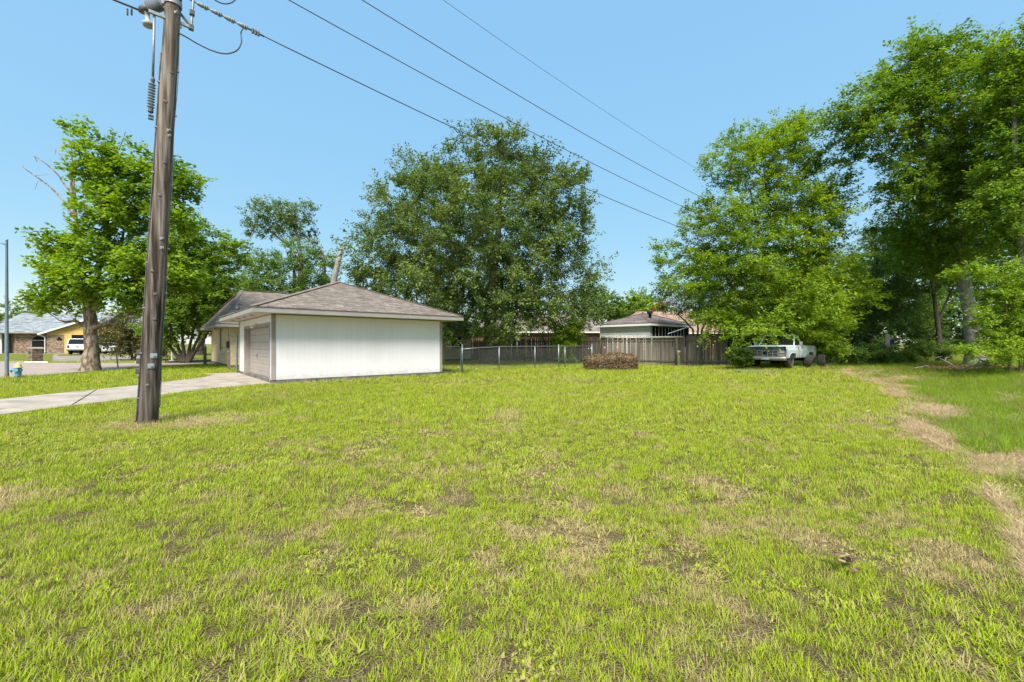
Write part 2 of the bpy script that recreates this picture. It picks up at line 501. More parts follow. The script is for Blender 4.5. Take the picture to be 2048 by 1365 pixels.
# ================================================================== GRASS
def blade_set(n, lmin, lmax, wid, spread, lean, seed, seg=3, curl=0.5, flat=0.0):
    g = np.random.default_rng(seed)
    V = []; F3 = []; F4 = []; v3 = []; v4 = []
    for i in range(n):
        an = g.uniform(0, 2 * math.pi); rr = spread * math.sqrt(g.random())
        p = np.array([rr * math.cos(an), rr * math.sin(an), -0.008 + flat * g.uniform(0, 0.05)])
        da = an + g.normal(0, 0.9) if spread > 0.02 else g.uniform(0, 6.28)
        d = np.array([math.cos(da), math.sin(da), 0]); s = np.array([-math.sin(da), math.cos(da), 0])
        L = g.uniform(lmin, lmax); th = abs(g.normal(lean, 0.25)); wd = wid * g.uniform(0.7, 1.3)
        val = g.random()
        base = len(V)
        for k in range(seg + 1):
            t = k / seg
            wk = wd * (1 - t) ** 0.6 if t < 1 else 0
            if k < seg:
                V += [p - s * wk / 2, p + s * wk / 2]
            else:
                V += [p]
            th2 = min(th + curl * t * (1 + g.uniform(-.3, .3)), 2.2)
            p = p + (d * math.sin(th2) + np.array([0, 0, math.cos(th2)])) * (L / seg)
            if p[2] < 0.003: p[2] = 0.003
        for k in range(seg - 1):
            a = base + 2 * k
            F4.append((a, a + 1, a + 3, a + 2)); v4.append(val)
        a = base + 2 * (seg - 1)
        F3.append((a, a + 1, a + 2)); v3.append(val)
    return np_mesh('blades', np.array(V), F4, F3, np.array(v4), np.array(v3))

def grass_mat(name, gd, gl, straw, trans=0.3, attr_dry=True):
    m = bpy.data.materials.new(name); m.use_nodes = True
    N, L = m.node_tree.nodes, m.node_tree.links
    b = N['Principled BSDF']; b.inputs['Roughness'].default_value = 0.6; b.inputs['Specular IOR Level'].default_value = 0.2
    oi = N.new('ShaderNodeObjectInfo')
    at_ = N.new('ShaderNodeAttribute'); at_.attribute_name = 'v'
    dr = N.new('ShaderNodeAttribute'); dr.attribute_type = 'INSTANCER'; dr.attribute_name = 'dry'
    def mth(op, a, b_, clamp=False):
        x = N.new('ShaderNodeMath'); x.operation = op; x.use_clamp = clamp
        for i, q in enumerate((a, b_)):
            if isinstance(q, (int, float)): x.inputs[i].default_value = q
            else: L.new(q, x.inputs[i])
        return x.outputs[0]
    def mix(f, A, B):
        x = N.new('ShaderNodeMix'); x.data_type = 'RGBA'; L.new(f, x.inputs['Factor'])
        for k, c in (('A', A), ('B', B)):
            if isinstance(c, tuple): x.inputs[k].default_value = (*c, 1)
            else: L.new(c, x.inputs[k])
        return x.outputs['Result']
    f = mth('ADD', mth('MULTIPLY', oi.outputs['Random'], 0.5), mth('MULTIPLY', at_.outputs['Fac'], 0.5))
    g = mix(f, gd, gl)
    # a share of blades that grows with dryness is straw
    t = mth('ADD', mth('MULTIPLY', dr.outputs['Fac'], 0.85), mth('MULTIPLY', oi.outputs['Random'], 0.12))
    t = mth('SUBTRACT', t, mth('MULTIPLY', at_.outputs['Fac'], 0.8))
    t = mth('MULTIPLY', mth('ADD', t, 0.22), 3.0, True)
    c = mix(t, g, mix(at_.outputs['Fac'], tuple(x * 0.62 for x in straw), straw))
    L.new(c, b.inputs['Base Color'])
    tr = N.new('ShaderNodeBsdfTranslucent'); L.new(c, tr.inputs['Color'])
    ms = N.new('ShaderNodeMixShader'); ms.inputs['Fac'].default_value = trans
    L.new(b.outputs[0], ms.inputs[1]); L.new(tr.outputs[0], ms.inputs[2])
    L.new(ms.outputs[0], N['Material Output'].inputs['Surface'])
    return m

def scatter(name, label, P, types, meshes, material, rotz, scl, tilt, dry, cat):
    """one 'stuff' object: points that carry blade clumps through geometry nodes"""
    me = bpy.data.meshes.new(name)
    me.vertices.add(len(P)); me.vertices.foreach_set('co', P.astype(np.float32).ravel())
    for nm, tp, val in (('idx', 'INT', types.astype(np.int32)), ('dry', 'FLOAT', dry.astype(np.float32))):
        a = me.attributes.new(nm, tp, 'POINT'); a.data.foreach_set('value', val)
    rot = np.stack([tilt[:, 0], tilt[:, 1], rotz], 1).astype(np.float32)
    a = me.attributes.new('rot', 'FLOAT_VECTOR', 'POINT'); a.data.foreach_set('vector', rot.ravel())
    a = me.attributes.new('scl', 'FLOAT_VECTOR', 'POINT'); a.data.foreach_set('vector', scl.astype(np.float32).ravel())
    me.update()
    o = bpy.data.objects.new(name, me); col.objects.link(o)
    ng = bpy.data.node_groups.new(name, 'GeometryNodeTree')
    ng.interface.new_socket('Geometry', in_out='INPUT', socket_type='NodeSocketGeometry')
    ng.interface.new_socket('Geometry', in_out='OUTPUT', socket_type='NodeSocketGeometry')
    N, L = ng.nodes, ng.links
    gi, go = N.new('NodeGroupInput'), N.new('NodeGroupOutput')
    jn = N.new('GeometryNodeGeometryToInstance')
    for bm in reversed(meshes):
        if len(bm.materials) == 0: bm.materials.append(material)
        bo = bpy.data.objects.new('blades', bm)
        oi = N.new('GeometryNodeObjectInfo'); oi.inputs['Object'].default_value = bo
        L.new(oi.outputs['Geometry'], jn.inputs['Geometry'])
    iop = N.new('GeometryNodeInstanceOnPoints')
    L.new(gi.outputs[0], iop.inputs['Points']); L.new(jn.outputs[0], iop.inputs['Instance'])
    iop.inputs['Pick Instance'].default_value = True
    def attr(nm, tp):
        n = N.new('GeometryNodeInputNamedAttribute'); n.data_type = tp; n.inputs['Name'].default_value = nm
        return n.outputs[0]
    L.new(attr('idx', 'INT'), iop.inputs['Instance Index'])
    L.new(attr('rot', 'FLOAT_VECTOR'), iop.inputs['Rotation'])
    L.new(attr('scl', 'FLOAT_VECTOR'), iop.inputs['Scale'])
    L.new(iop.outputs[0], go.inputs[0])
    md = o.modifiers.new('scatter', 'NODES'); md.node_group = ng
    return tag(o, label=label, cat=cat, kind='stuff')

def lawn_points(y0, y1, dens, wmul=1.35, pad=2.0):
    A = lambda y: wmul * y + pad
    area = (A(y0) + A(y1)) * (y1 - y0)
    n = int(area * dens)
    y = rng.uniform(y0, y1, int(n * 1.6)); x = rng.uniform(-A(y1), A(y1), int(n * 1.6))
    k = np.abs(x) < A(y)
    return x[k], y[k]
xs, ys, band = [], [], []
for bi, (y0, y1, dn) in enumerate(((0.9, 4, 960), (4, 8, 460), (8, 16, 170), (16, 36, 40))):
    x, y = lawn_points(y0, y1, dn); xs.append(x); ys.append(y); band.append(np.full(len(x), bi))
x, y, band = np.concatenate(xs), np.concatenate(ys), np.concatenate(band)
keep = ~in_poly(x, y, ROAD) & ~in_poly(x, y, DRIVE) & ~in_poly(x, y, gar_poly) & ~in_poly(x, y, house_poly)
keep &= ~((x < -22) & (y < 33) & (x + 0 > -140)) | (x > -22)
keep &= ~(np.hypot(x + 6.95, y - 8.1) < 0.165)
d = dedge(x, y)
keep &= ~((y > 31) & (x > 7))
lit = np.hypot((x - 24.3) / 4.2, (y - 21.0) / 3.0) + 0.5 * (fbm(x * 1.2, y * 1.2, 83, 3) - .5)
keep &= ~((lit < 1) & (rng.random(len(x)) < 0.9))
x, y, band, d = x[keep], y[keep], band[keep], d[keep]
straw = straw_mask(x, y); dry = dry_mask(x, y)
tall = (sstep(0.0, 0.7, d + 0.8 * (fbm(x * 1.2, y * 1.2, 19, 3) - 0.5)) > rng.random(len(x))) & (y > 1.0)
truckgrass = (np.hypot((x - 18.5) / 3.5, (y - 23.5) / 2.2) < 1) & (rng.random(len(x)) < 0.7)
tall |= truckgrass
hay = (straw > rng.random(len(x)) * 0.85 + 0.15) | (tall & (rng.random(len(x)) < 0.10))
rnd = rng.random(len(x))
z = gh(x, y)
sc_b = np.array([0.76, 1.0, 1.5, 2.5])[band] * rng.uniform(0.8, 1.25, len(x))
hz = np.array([0.80, 0.88, 1.05, 1.3])[band]
P = np.stack([x, y, z], 1)
m_lawn = grass_mat('lawn_blades', (0.195, 0.305, 0.003), (0.435, 0.535, 0.010), (0.60, 0.49, 0.22))
m_tall = grass_mat('long_blades', (0.15, 0.29, 0.006), (0.34, 0.50, 0.018), (0.45, 0.36, 0.17))
m_hay = grass_mat('hay_blades', (0.40, 0.29, 0.15), (0.60, 0.46, 0.26), (0.55, 0.42, 0.24), trans=0.15)
lawn_meshes = [blade_set(11, .035, .085, .0055, .05, .45, 1), blade_set(10, .03, .07, .0058, .055, .6, 2), blade_set(11, .045, .10, .0048, .045, .3, 3),
               blade_set(9, .045, .09, .0095, .05, .75, 4, curl=.7), blade_set(8, .04, .08, .010, .055, .8, 5, curl=.6),
               blade_set(8, .07, .13, .0045, .03, .25, 6, curl=.4), blade_set(12, .05, .10, .0025, .07, 1.35, 7, curl=.15, flat=.5), blade_set(12, .04, .09, .0025, .07, 1.3, 8, curl=.3, flat=.4), blade_set(9, .022, .04, .017, .05, .9, 9, seg=3, curl=.5)]
k = ~tall & ~hay & ~((fbm(x * 4.5 + 9, y * 4.5, 43, 2) > 0.67) & (band < 2) & (rng.random(len(x)) < 0.7))
bl = fbm(x * 0.9 + 11, y * 0.9, 23, 3)            # broad bladed patches and tufts grow in drifts
thatch = rnd < 0.10 + 0.38 * dry
broad = (bl > 0.53) & (rng.random(len(x)) < 0.5) & ((band < 2) | (rng.random(len(x)) < .12))
weed = (band < 2) & (fbm(x * 2.3 + 4, y * 2.3, 37, 2) > 0.70) & (rng.random(len(x)) < 0.6)
tuft = (fbm(x * 1.7, y * 1.7 + 5, 29, 3) > 0.62) & (rng.random(len(x)) < 0.5)
ty = np.where(thatch, rng.integers(6, 8, len(x)), np.where(weed, 8, np.where(tuft, 5, np.where(broad, rng.integers(3, 5, len(x)), rng.integers(0, 3, len(x))))))
tl = rng.normal(0, 0.12, (len(x), 2))
mow = np.where(np.sin(2 * math.pi * (-x * D1[1] + y * D1[0]) / 1.3 + 0.6 * fbm(x * .3, y * .3, 71, 2)) > 0, 1, -1) * 0.13   # passes of the mower lean the blades to and fro
tl[:, 1] += mow

dv = np.clip(np.where(thatch, 0.55 + 0.6 * dry, dry * 0.8 + rng.normal(0, 0.08, len(x))), 0, 1.2)
scl = np.stack([sc_b, sc_b, sc_b ** 0.5 * hz * rng.uniform(.75, 1.2, len(x))], 1)
rz = rng.uniform(0, 6.283, len(x))
scatter('lawn_grass', 'mown yellow-green lawn grass with dry brown patches across the yard', P[k], ty[k], lawn_meshes, m_lawn, rz[k], scl[k], tl[k], dv[k], 'grass')
k = tall & ~hay & (rng.random(len(x)) < np.where(band < 2, 0.55, 0.9))
tall_meshes = [blade_set(10, .16, .34, .0045, .05, .25, 21, seg=4, curl=.9), blade_set(10, .12, .28, .005, .06, .35, 22, seg=4, curl=1.1), blade_set(9, .22, .45, .0038, .04, .18, 23, seg=5, curl=1.0)]
wind = np.stack([rng.normal(-0.15, 0.15, k.sum()), rng.normal(0.25, 0.15, k.sum())], 1)
s2 = scl[k]; s2[:, 2] = rng.uniform(.4, 1.1, k.sum()) * np.where(d[k] < 0.8, 0.75, 1.0) * (0.55 + 0.9 * fbm(x[k] * 1.1, y[k] * 1.1, 53, 3))
s2[:, :2] = np.maximum(s2[:, :2] * 0.62, 0.8)
scatter('long_grass', 'long unmown green grass along the tree line on the right', P[k], rng.integers(0, 3, k.sum()), tall_meshes, m_tall, rng.normal(0, .9, k.sum()), s2, wind, np.clip(dry[k] * 0.5 + 0.45 * sstep(.5, .75, fbm(x[k] * 1.5, y[k] * 1.5, 47, 3)), 0, 1), 'grass')
k = hay
hay_meshes = [blade_set(26, .08, .22, .0035, .10, 1.45, 31, curl=.15, flat=.8), blade_set(24, .06, .18, .0035, .10, 1.4, 32, curl=.3, flat=1.0), blade_set(20, .10, .25, .003, .11, 1.5, 33, curl=.1, flat=.6)]
s3 = scl[k]; s3[:, 2] = rng.uniform(.6, 1.3, k.sum()); s3[:, :2] *= 0.8
scatter('dry_hay', 'raked tan dry hay lying along the edge of the mown lawn', P[k], rng.integers(0, 3, k.sum()), hay_meshes, m_hay, rz[k], s3, rng.normal(0, .15, (k.sum(), 2)), np.ones(k.sum()) * 0.4, 'hay')

# ================================================================== TREES
m_bark_oak = mat('bark_oak', (0.10, 0.085, 0.07), (0.20, 0.18, 0.155), scale=14, rough=.95, bump=.8, bscale=22, stretch=(1, 1, .25))
m_bark_grey = mat('bark_grey', (0.14, 0.125, 0.11), (0.34, 0.32, 0.29), scale=16, rough=.95, bump=.9, bscale=18, stretch=(1, 1, .35))
m_bark_syc = mat('bark_sycamore', (0.33, 0.275, 0.21), (0.13, 0.095, 0.065), scale=6, rough=.9, bump=.9, bscale=14, stretch=(1, 1, .45), lo=.42, hi=.56, c3=(0.10, 0.075, 0.05), scale3=3.5, lo3=.58, hi3=.70)
m_bark_dark = mat('bark_dark', (0.06, 0.05, 0.04), (0.11, 0.095, 0.08), scale=14, rough=.95, bump=.6, stretch=(1, 1, .3))
m_bark_pale = mat('bark_dead', (0.33, 0.30, 0.27), (0.20, 0.18, 0.16), scale=9, rough=.95, bump=.5, stretch=(1, 1, .3))

def ell(px, py, rx, ry, Y, dep=None, jit=0):
    """crown lobe seen at a pixel, standing at depth Y, as round in plan as it is wide"""
    k = (px - 1024) / FPX
    c = at(px, py, Y)
    r = rx / FPX * Y / math.sqrt(1 + k * k)
    return (*c, r, dep or r, ry / FPX * Y)

def crown_points(ells, n, g, power=0.45, zmin=None, cand=5):
    E = np.array(ells); vol = (E[:, 3] * E[:, 4] * E[:, 5]) ** 0.75
    pts = np.zeros((0, 3))
    while len(pts) < n:
        i = g.choice(len(E), cand, p=vol / vol.sum())
        dr = g.normal(size=(cand, 3)); dr /= np.linalg.norm(dr, axis=1)[:, None]
        q = E[i, :3] + dr * E[i, 3:] * (g.random(cand) ** power)[:, None]
        if zmin is not None: q[:, 2] = np.maximum(q[:, 2], zmin + g.random(cand) * .4)
        if len(pts) == 0: pts = q[:1]; continue
        dm = np.min(np.linalg.norm(q[:, None] - pts[None], axis=2), axis=1)
        pts = np.vstack([pts, q[np.argmax(dm)][None]])
    return pts

def skeleton(trunks, tips, g, step=0.7, twig=0.012, gamma=2.2, up=0.35, wob=0.12):
    pos = []; par = []; rmin = []
    for T in trunks:
        prev = -1
        for i in range(len(T)):
            p = np.array(T[i][:3]); r = T[i][3]
            if i == 0:
                pos.append(p); par.append(T[i][4] if len(T[i]) > 4 else -1); rmin.append(r); prev = len(pos) - 1
            else:
                q = np.array(T[i - 1][:3]); k = max(1, int(np.linalg.norm(p - q) / step))
                for s in range(1, k + 1):
                    t = s / k
                    pos.append(q + (p - q) * t + (g.normal(0, .02, 3) if s < k else 0)); par.append(prev)
                    rmin.append(T[i - 1][3] * (1 - t) + r * t); prev = len(pos) - 1
    nt = len(pos)
    root = np.array(trunks[0][0][:3])
    order = np.argsort(np.linalg.norm(tips - np.array(trunks[0][-1][:3]), axis=1) + g.normal(0, .4, len(tips)))
    plen = [0.0] * nt
    lead = 0 if nt < 4 else max(1, int(nt * 0.25))
    for ti in order:
        tp = tips[ti]
        A = np.array(pos)
        dv = tp - A; ds = np.linalg.norm(dv, axis=1)
        cost = ds * (1 + up * np.maximum(0, -dv[:, 2]) / (ds + .01)) + 0.22 * np.array(plen)
        cost[:lead] += 1.5
        j = int(np.argmin(cost))
        k = max(1, int(ds[j] / step)); prev = j; p0 = A[j]
        dirp = p0 - A[par[j]] if par[j] >= 0 else np.array([0, 0, 1.0])
        dirp = dirp / (np.linalg.norm(dirp) + 1e-6)
        c = p0 + dirp * ds[j] * 0.35 + np.array([0, 0, ds[j] * 0.08])
        for s in range(1, k + 1):
            t = s / k
            q = (1 - t) ** 2 * p0 + 2 * t * (1 - t) * c + t * t * tp + (g.normal(0, wob * step, 3) if s < k else 0)
            pos.append(q); par.append(prev); rmin.append(0); plen.append(plen[prev] + ds[j] / k); prev = len(pos) - 1
    n = len(pos); acc = np.zeros(n); has = np.zeros(n, bool)
    for i in range(n - 1, -1, -1):
        if not has[i]: acc[i] = twig ** gamma
        if par[i] >= 0: acc[par[i]] += acc[i]; has[par[i]] = True
    rad = acc ** (1 / gamma)
    # a given trunk sets the scale, limbs may not be thicker than their parent
    rad = np.maximum(rad * 0.8, np.array(rmin)) if True else rad
    for i in range(n):
        if rmin[i] > 0: rad[i] = rmin[i]
        elif par[i] >= 0: rad[i] = min(rad[i], rad[par[i]] * 0.85)
    return np.array(pos), np.array(par), rad, nt

def limb_mesh(name, pos, par, rad, nt, base, g, flare=1.35, rough_amp=0.04, minr=0.006):
    V = []; F = []
    kids = [[] for _ in pos]
    for i, p in enumerate(par):
        if p >= 0: kids[p].append(i)
    starts = []
    done = np.zeros(len(pos), bool)
    chains = []
    stack = [(-1, i) for i in range(len(pos)) if par[i] < 0]
    while stack:
        p, i = stack.pop()
        ch = ([p] if p >= 0 else []) + [i]
        while kids[i]:
            ks = sorted(kids[i], key=lambda q: -rad[q])
            for q in ks[1:]: stack.append((i, q))
            i = ks[0]; ch.append(i)
        chains.append(ch)
    for ch in chains:
        P = pos[ch]; r = rad[ch].copy()
        if par[ch[0]] >= 0 or len(ch) > 1 and par[ch[1]] == ch[0] and ch[0] in ch[:1] and par[ch[0]] >= 0:
            r[0] = r[1]
        rm = r.max(); n = 12 if rm > .2 else 8 if rm > .08 else 5 if rm > .03 else 3
        ref = None; b0 = len(V)
        for i in range(len(P)):
            t = P[min(i + 1, len(P) - 1)] - P[max(i - 1, 0)]
            t = t / (np.linalg.norm(t) + 1e-9)
            if ref is None: ref = np.array([1., 0, 0]) if abs(t[0]) < .9 else np.array([0, 1., 0])
            ref = ref - t * ref.dot(t); ref /= np.linalg.norm(ref) + 1e-9
            b = np.cross(t, ref)
            zz = P[i][2] - base[2]
            fl = 1 + (flare - 1) * math.exp(-max(zz, 0) / 0.45) if (rm > .06 and ch[0] < nt) else 1
            for k in range(n):
                an = 2 * math.pi * k / n
                rr = max(r[i], minr) * fl * (1 + (g.normal(0, rough_amp) if rm > .05 else 0))
                V.append(P[i] + (ref * math.cos(an) + b * math.sin(an)) * rr)
        for i in range(len(P) - 1):
            for k in range(n):
                k2 = (k + 1) % n; a = b0 + i * n
                F.append((a + k, a + k2, a + n + k2, a + n + k))
    return np_mesh(name, np.array(V) - base, np.array(F), smooth=True)

def leaf_mesh(name, tips, clump_r, n_leaf, L, W, base, g, twigs=9, up=0.5, flat=0.7, droop=0.0, jit=0.07, center=None, folded=False):
    """leaf-sized faces strung along short twigs that fan out of every clump"""
    nc = len(tips)
    cr = clump_r * g.uniform(.7, 1.3, nc)
    ctr = tips.mean(0) if center is None else np.array(center)
    out = tips - ctr; out /= np.linalg.norm(out, axis=1)[:, None] + 1e-6
    dirs = g.normal(size=(nc, twigs, 3)) + out[:, None] * 0.7
    dirs[..., 2] = dirs[..., 2] * flat + 0.1 - droop
    dirs /= np.linalg.norm(dirs, axis=2)[..., None]
    per = max(1, n_leaf // (nc * twigs))
    t = g.uniform(.1, 1.0, (nc, twigs, per)) ** 0.8
    ln = g.uniform(.6, 1.15, (nc, twigs, 1))
    pos = tips[:, None, None] + dirs[:, :, None] * (t * ln * cr[:, None, None])[..., None]
    pos[..., 2] -= droop * (t ** 2) * cr[:, None, None] * 0.6
    pos = pos + g.normal(0, jit, pos.shape)
    pos = pos.reshape(-1, 3); n = len(pos)
    nrm = g.normal(size=(n, 3)); nrm[:, 2] = np.abs(nrm[:, 2]) + up * 2
    nrm += np.repeat(out, twigs * per, 0) * 0.35
    nrm /= np.linalg.norm(nrm, axis=1)[:, None]
    tg = np.repeat(dirs.reshape(-1, 3), per, 0) + g.normal(0, .8, (n, 3)); tg[:, 2] -= 0.25
    tg -= nrm * (tg * nrm).sum(1)[:, None]; tg /= np.linalg.norm(tg, axis=1)[:, None] + 1e-6
    bt = np.cross(nrm, tg)
    l = (L * g.uniform(.65, 1.25, n))[:, None]; wd = (W * g.uniform(.65, 1.25, n))[:, None]
    p0 = pos - base
    V = np.stack([p0, p0 + tg * l * .45 + bt * wd * .5 - nrm * wd * .12, p0 + tg * l, p0 + tg * l * .45 - bt * wd * .5 - nrm * wd * .12], 1).reshape(-1, 3)
    F = np.arange(n * 4).reshape(-1, 4)
    cv = np.repeat(np.clip(g.normal(.5, .17, nc), .05, .95), twigs * per)
    v = np.clip(cv + g.normal(0, .18, n), 0, 1)
    return np_mesh(name, V, F, v4=v)

def tree(name, label, base, trunks, ells, n_clump, n_leaf, L, W, clump_r, m_leaf, m_bark, seed, cat='tree', group=None, twigs=9, up=.5, flat=.7,
         droop=0.0, jit=.07, power=.45, zmin=None, flare=1.35, step=.7, twig=.012, extra=None, wob=.12, bare=None, rough_amp=.04):
    g = np.random.default_rng(seed)
    base = np.array(base, float)
    root = empty(name, tuple(base), label=label, cat=cat, group=group)
    tips = crown_points(ells, n_clump, g, power, zmin)
    allt = tips if bare is None else np.vstack([tips, np.array(bare)])
    pos, par, rad, nt = skeleton(trunks, allt, g, step=step, twig=twig, wob=wob)
    link('trunk', limb_mesh('trunk', pos, par, rad, nt, base, g, flare=flare, rough_amp=rough_amp), m_bark, root)
    link('crown', leaf_mesh('crown', tips, clump_r, n_leaf, L, W, base, g, twigs, up, flat, droop, jit), m_leaf, root)
    return root

def tp(pts, Y=None):
    """trunk points given as (px, py, Y, r)"""
    return [(*at(a, b, c), r) for a, b, c, r in pts]
def foot(px, Y):
    X = gx(px, Y); return np.array([X, Y, float(gh(X, Y))])

lm_oak = leaf_mat('leaf_oak', (0.060, 0.116, 0.032), (0.22, 0.295, 0.078), trans=.36, spec=.18, rough=.55)
lm_elm = leaf_mat('leaf_elm', (0.095, 0.185, 0.012), (0.31, 0.44, 0.032), trans=.45)
lm_elm2 = leaf_mat('leaf_tall_elm', (0.08, 0.165, 0.016), (0.26, 0.39, 0.045), trans=.45)
lm_syc = leaf_mat('leaf_sycamore', (0.085, 0.185, 0.010), (0.285, 0.42, 0.030), trans=.45)
lm_mid = leaf_mat('leaf_mid', (0.066, 0.14, 0.026), (0.22, 0.33, 0.06), trans=.42)
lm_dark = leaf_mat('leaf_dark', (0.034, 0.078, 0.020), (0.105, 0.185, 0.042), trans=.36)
lm_bright = leaf_mat('leaf_bright', (0.10, 0.20, 0.012), (0.32, 0.45, 0.035), trans=.45)
lm_red = leaf_mat('leaf_reddish', (0.06, 0.075, 0.03), (0.16, 0.14, 0.055), trans=.3)

# big oak behind the chain-link fence
ob = foot(978, 31.5); OY = 31.5
tree('oak_tree', 'huge dark green oak behind the chain-link fence, tallest tree at centre', ob,
     [[(ob[0], ob[1], ob[2] - .1, .62), (ob[0] + .05, ob[1], 1.2, .47), (ob[0] + .1, ob[1], 3.0, .44), (ob[0] + .3, ob[1], 6, .36), (ob[0] + .7, ob[1], 10, .22), (ob[0] + 1.0, ob[1], 14.5, .08)]],
     [ell(1000, 345, 105, 65, OY), ell(1000, 295, 58, 30, OY), ell(880, 400, 110, 75, OY), ell(1090, 420, 100, 80, OY), ell(960, 480, 215, 110, OY), ell(800, 520, 105, 85, OY), ell(758, 440, 30, 30, OY), ell(1140, 540, 75, 85, OY),
      ell(940, 590, 180, 70, OY), ell(1090, 610, 110, 55, OY), ell(745, 565, 30, 35, OY), ell(860, 360, 40, 32, OY), ell(985, 645, 70, 25, OY - 2.5), ell(1130, 380, 40, 40, OY), ell(1165, 560, 36, 55, OY), ell(900, 640, 45, 30, OY - 3)],
     470, 205000, .19, .105, 1.3, lm_oak, m_bark_oak, 101, twigs=13, power=.5, jit=.09, twig=.014, up=.35)

# elm over the old truck
eb = foot(1560, 27.5); EY = 27.5
tree('elm_tree', 'bright green spreading elm leaning over the old pale blue truck', eb,
     [tp([(1560, 735, 27.5, .30), (1555, 690, 27.5, .22), (1545, 600, 27.5, .18), (1520, 480, 27.5, .12), (1500, 380, 27.5, .05)]),
      tp([(1566, 735, 27.5, .24), (1580, 680, 27.5, .18), (1600, 590, 27.8, .15), (1620, 470, 28, .10), (1630, 370, 28, .05)]),
      tp([(1552, 735, 27.4, .2), (1535, 690, 27.2, .15), (1495, 620, 27, .12), (1450, 550, 27, .07)])],
     [ell(1535, 330, 85, 75, EY), ell(1560, 282, 68, 42, EY), ell(1600, 262, 35, 24, EY), ell(1440, 470, 90, 70, EY), ell(1580, 440, 112, 95, EY), ell(1500, 540, 140, 80, EY), ell(1380, 560, 60, 50, EY), ell(1630, 545, 90, 70, EY), ell(1500, 635, 90, 40, EY - 1),
      ell(1560, 615, 120, 60, EY - 1.5), ell(1700, 590, 55, 55, EY - 1), ell(1475, 335, 75, 62, EY), ell(1655, 405, 52, 60, EY), ell(1625, 335, 45, 40, EY), ell(1345, 520, 35, 30, EY), ell(1440, 640, 60, 35, EY - .5), ell(1495, 655, 36, 16, 22.6), ell(1535, 662, 26, 11, 22.4), ell(1520, 668, 14, 8, 22.0)],
     400, 140000, .18, .09, 1.15, lm_elm, m_bark_oak, 102, twigs=12, flat=.5, power=.55, jit=.07)
# low sprays of the elm's sucker beside the truck
sb = foot(1640, 26.0)
tree('elm_sapling', 'low yellow-green sapling with arching sprays right behind the old truck', sb,
     [tp([(1640, 735, 26, .05), (1638, 700, 26, .04), (1630, 670, 25.8, .025)])],
     [ell(1625, 660, 55, 25, 25.6), ell(1665, 650, 35, 22, 25.4), ell(1600, 640, 40, 20, 25.2), ell(1650, 690, 35, 18, 25.6)], 60, 15000, .13, .06, .75, lm_bright, m_bark_dark, 103, flat=.35, droop=.15, step=.4, twig=.006, jit=.04)

# tall trees at the right edge
bb = foot(1950, 25.0); bb[2] += .0
tree('tall_elm_tree', 'tall grey-barked elm with leaning trunk at the right edge of the yard', bb,
     [[(bb[0], bb[1], bb[2] - .1, .42)] + tp([(1948, 700, 25, .36), (1942, 640, 25, .33), (1930, 570, 25, .30), (1914, 490, 25, .26), (1903, 420, 25, .22), (1888, 360, 24.8, .18), (1860, 310, 24.6, .15), (1830, 260, 24.4, .08)])],
     [ell(1760, 235, 85, 80, 24), ell(1840, 160, 95, 80, 24), ell(1900, 260, 130, 110, 24), ell(1845, 370, 85, 75, 24), ell(1940, 400, 110, 110, 24.5), ell(1930, 120, 60, 50, 24), ell(1735, 300, 35, 35, 24.5), ell(1815, 460, 60, 45, 25.5), ell(1870, 500, 90, 50, 26), ell(1690, 225, 22, 16, 24)],
     300, 98000, .19, .10, 1.15, lm_elm2, m_bark_grey, 104, twigs=12, flat=.6, power=.55)
cb = foot(2068, 19.5)
tree('edge_tree', 'tree whose leafy crown is cut by the right picture edge', cb,
     [[(cb[0], cb[1], cb[2] - .1, .34)] + tp([(2062, 640, 19.5, .26), (2050, 520, 19.5, .23), (2040, 420, 19.5, .18), (2030, 300, 19.5, .10), (2025, 180, 19.5, .05)])],
     [ell(2030, 160, 75, 95, 19.5), ell(2060, 300, 95, 110, 19.5), ell(2010, 400, 70, 80, 19.5), ell(2110, 250, 120, 140, 20), ell(2080, 470, 90, 60, 19.5), ell(2060, 90, 50, 40, 20)],
     220, 66000, .165, .085, .95, lm_elm2, m_bark_grey, 105, twigs=11, flat=.6, power=.55)
ub = foot(2010, 17.5)
tree('edge_bush', 'yellow-green leafy bush crowding the right picture edge below the tall trees', ub,
     [tp([(2020, 752, 17.5, .06), (2018, 680, 17.5, .05), (2010, 600, 17.5, .025)]), tp([(2040, 752, 17.4, .06), (2050, 660, 17.4, .05), (2060, 580, 17.4, .025)])],
     [ell(2005, 600, 45, 40, 17.5), ell(2050, 580, 60, 55, 17.5), ell(2030, 660, 60, 55, 17.5), ell(2000, 700, 40, 35, 17.2), ell(1960, 545, 50, 8, 17.3), ell(1975, 640, 30, 20, 17.3), ell(2100, 650, 70, 90, 17.8), ell(1955, 700, 28, 8, 17)],
     150, 36000, .12, .055, .62, lm_bright, m_bark_dark, 106, twigs=10, flat=.4, zmin=.35, step=.4, twig=.006, jit=.045)
lb = foot(1880, 30.0)
tree('understory_tree', 'slim dark-trunked tree standing in the deep shade of the thicket', lb,
     [[(lb[0], lb[1], lb[2] - .1, .2)] + tp([(1880, 700, 30, .17), (1874, 640, 30, .14), (1868, 590, 30, .1), (1860, 520, 30, .05)]), tp([(1876, 650, 30, .09), (1890, 610, 30, .07), (1915, 560, 30, .04)])],
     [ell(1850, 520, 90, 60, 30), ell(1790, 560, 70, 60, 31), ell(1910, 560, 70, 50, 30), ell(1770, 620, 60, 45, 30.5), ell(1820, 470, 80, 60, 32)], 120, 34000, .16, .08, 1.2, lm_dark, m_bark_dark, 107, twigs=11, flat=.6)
tb = foot(1740, 34.0)
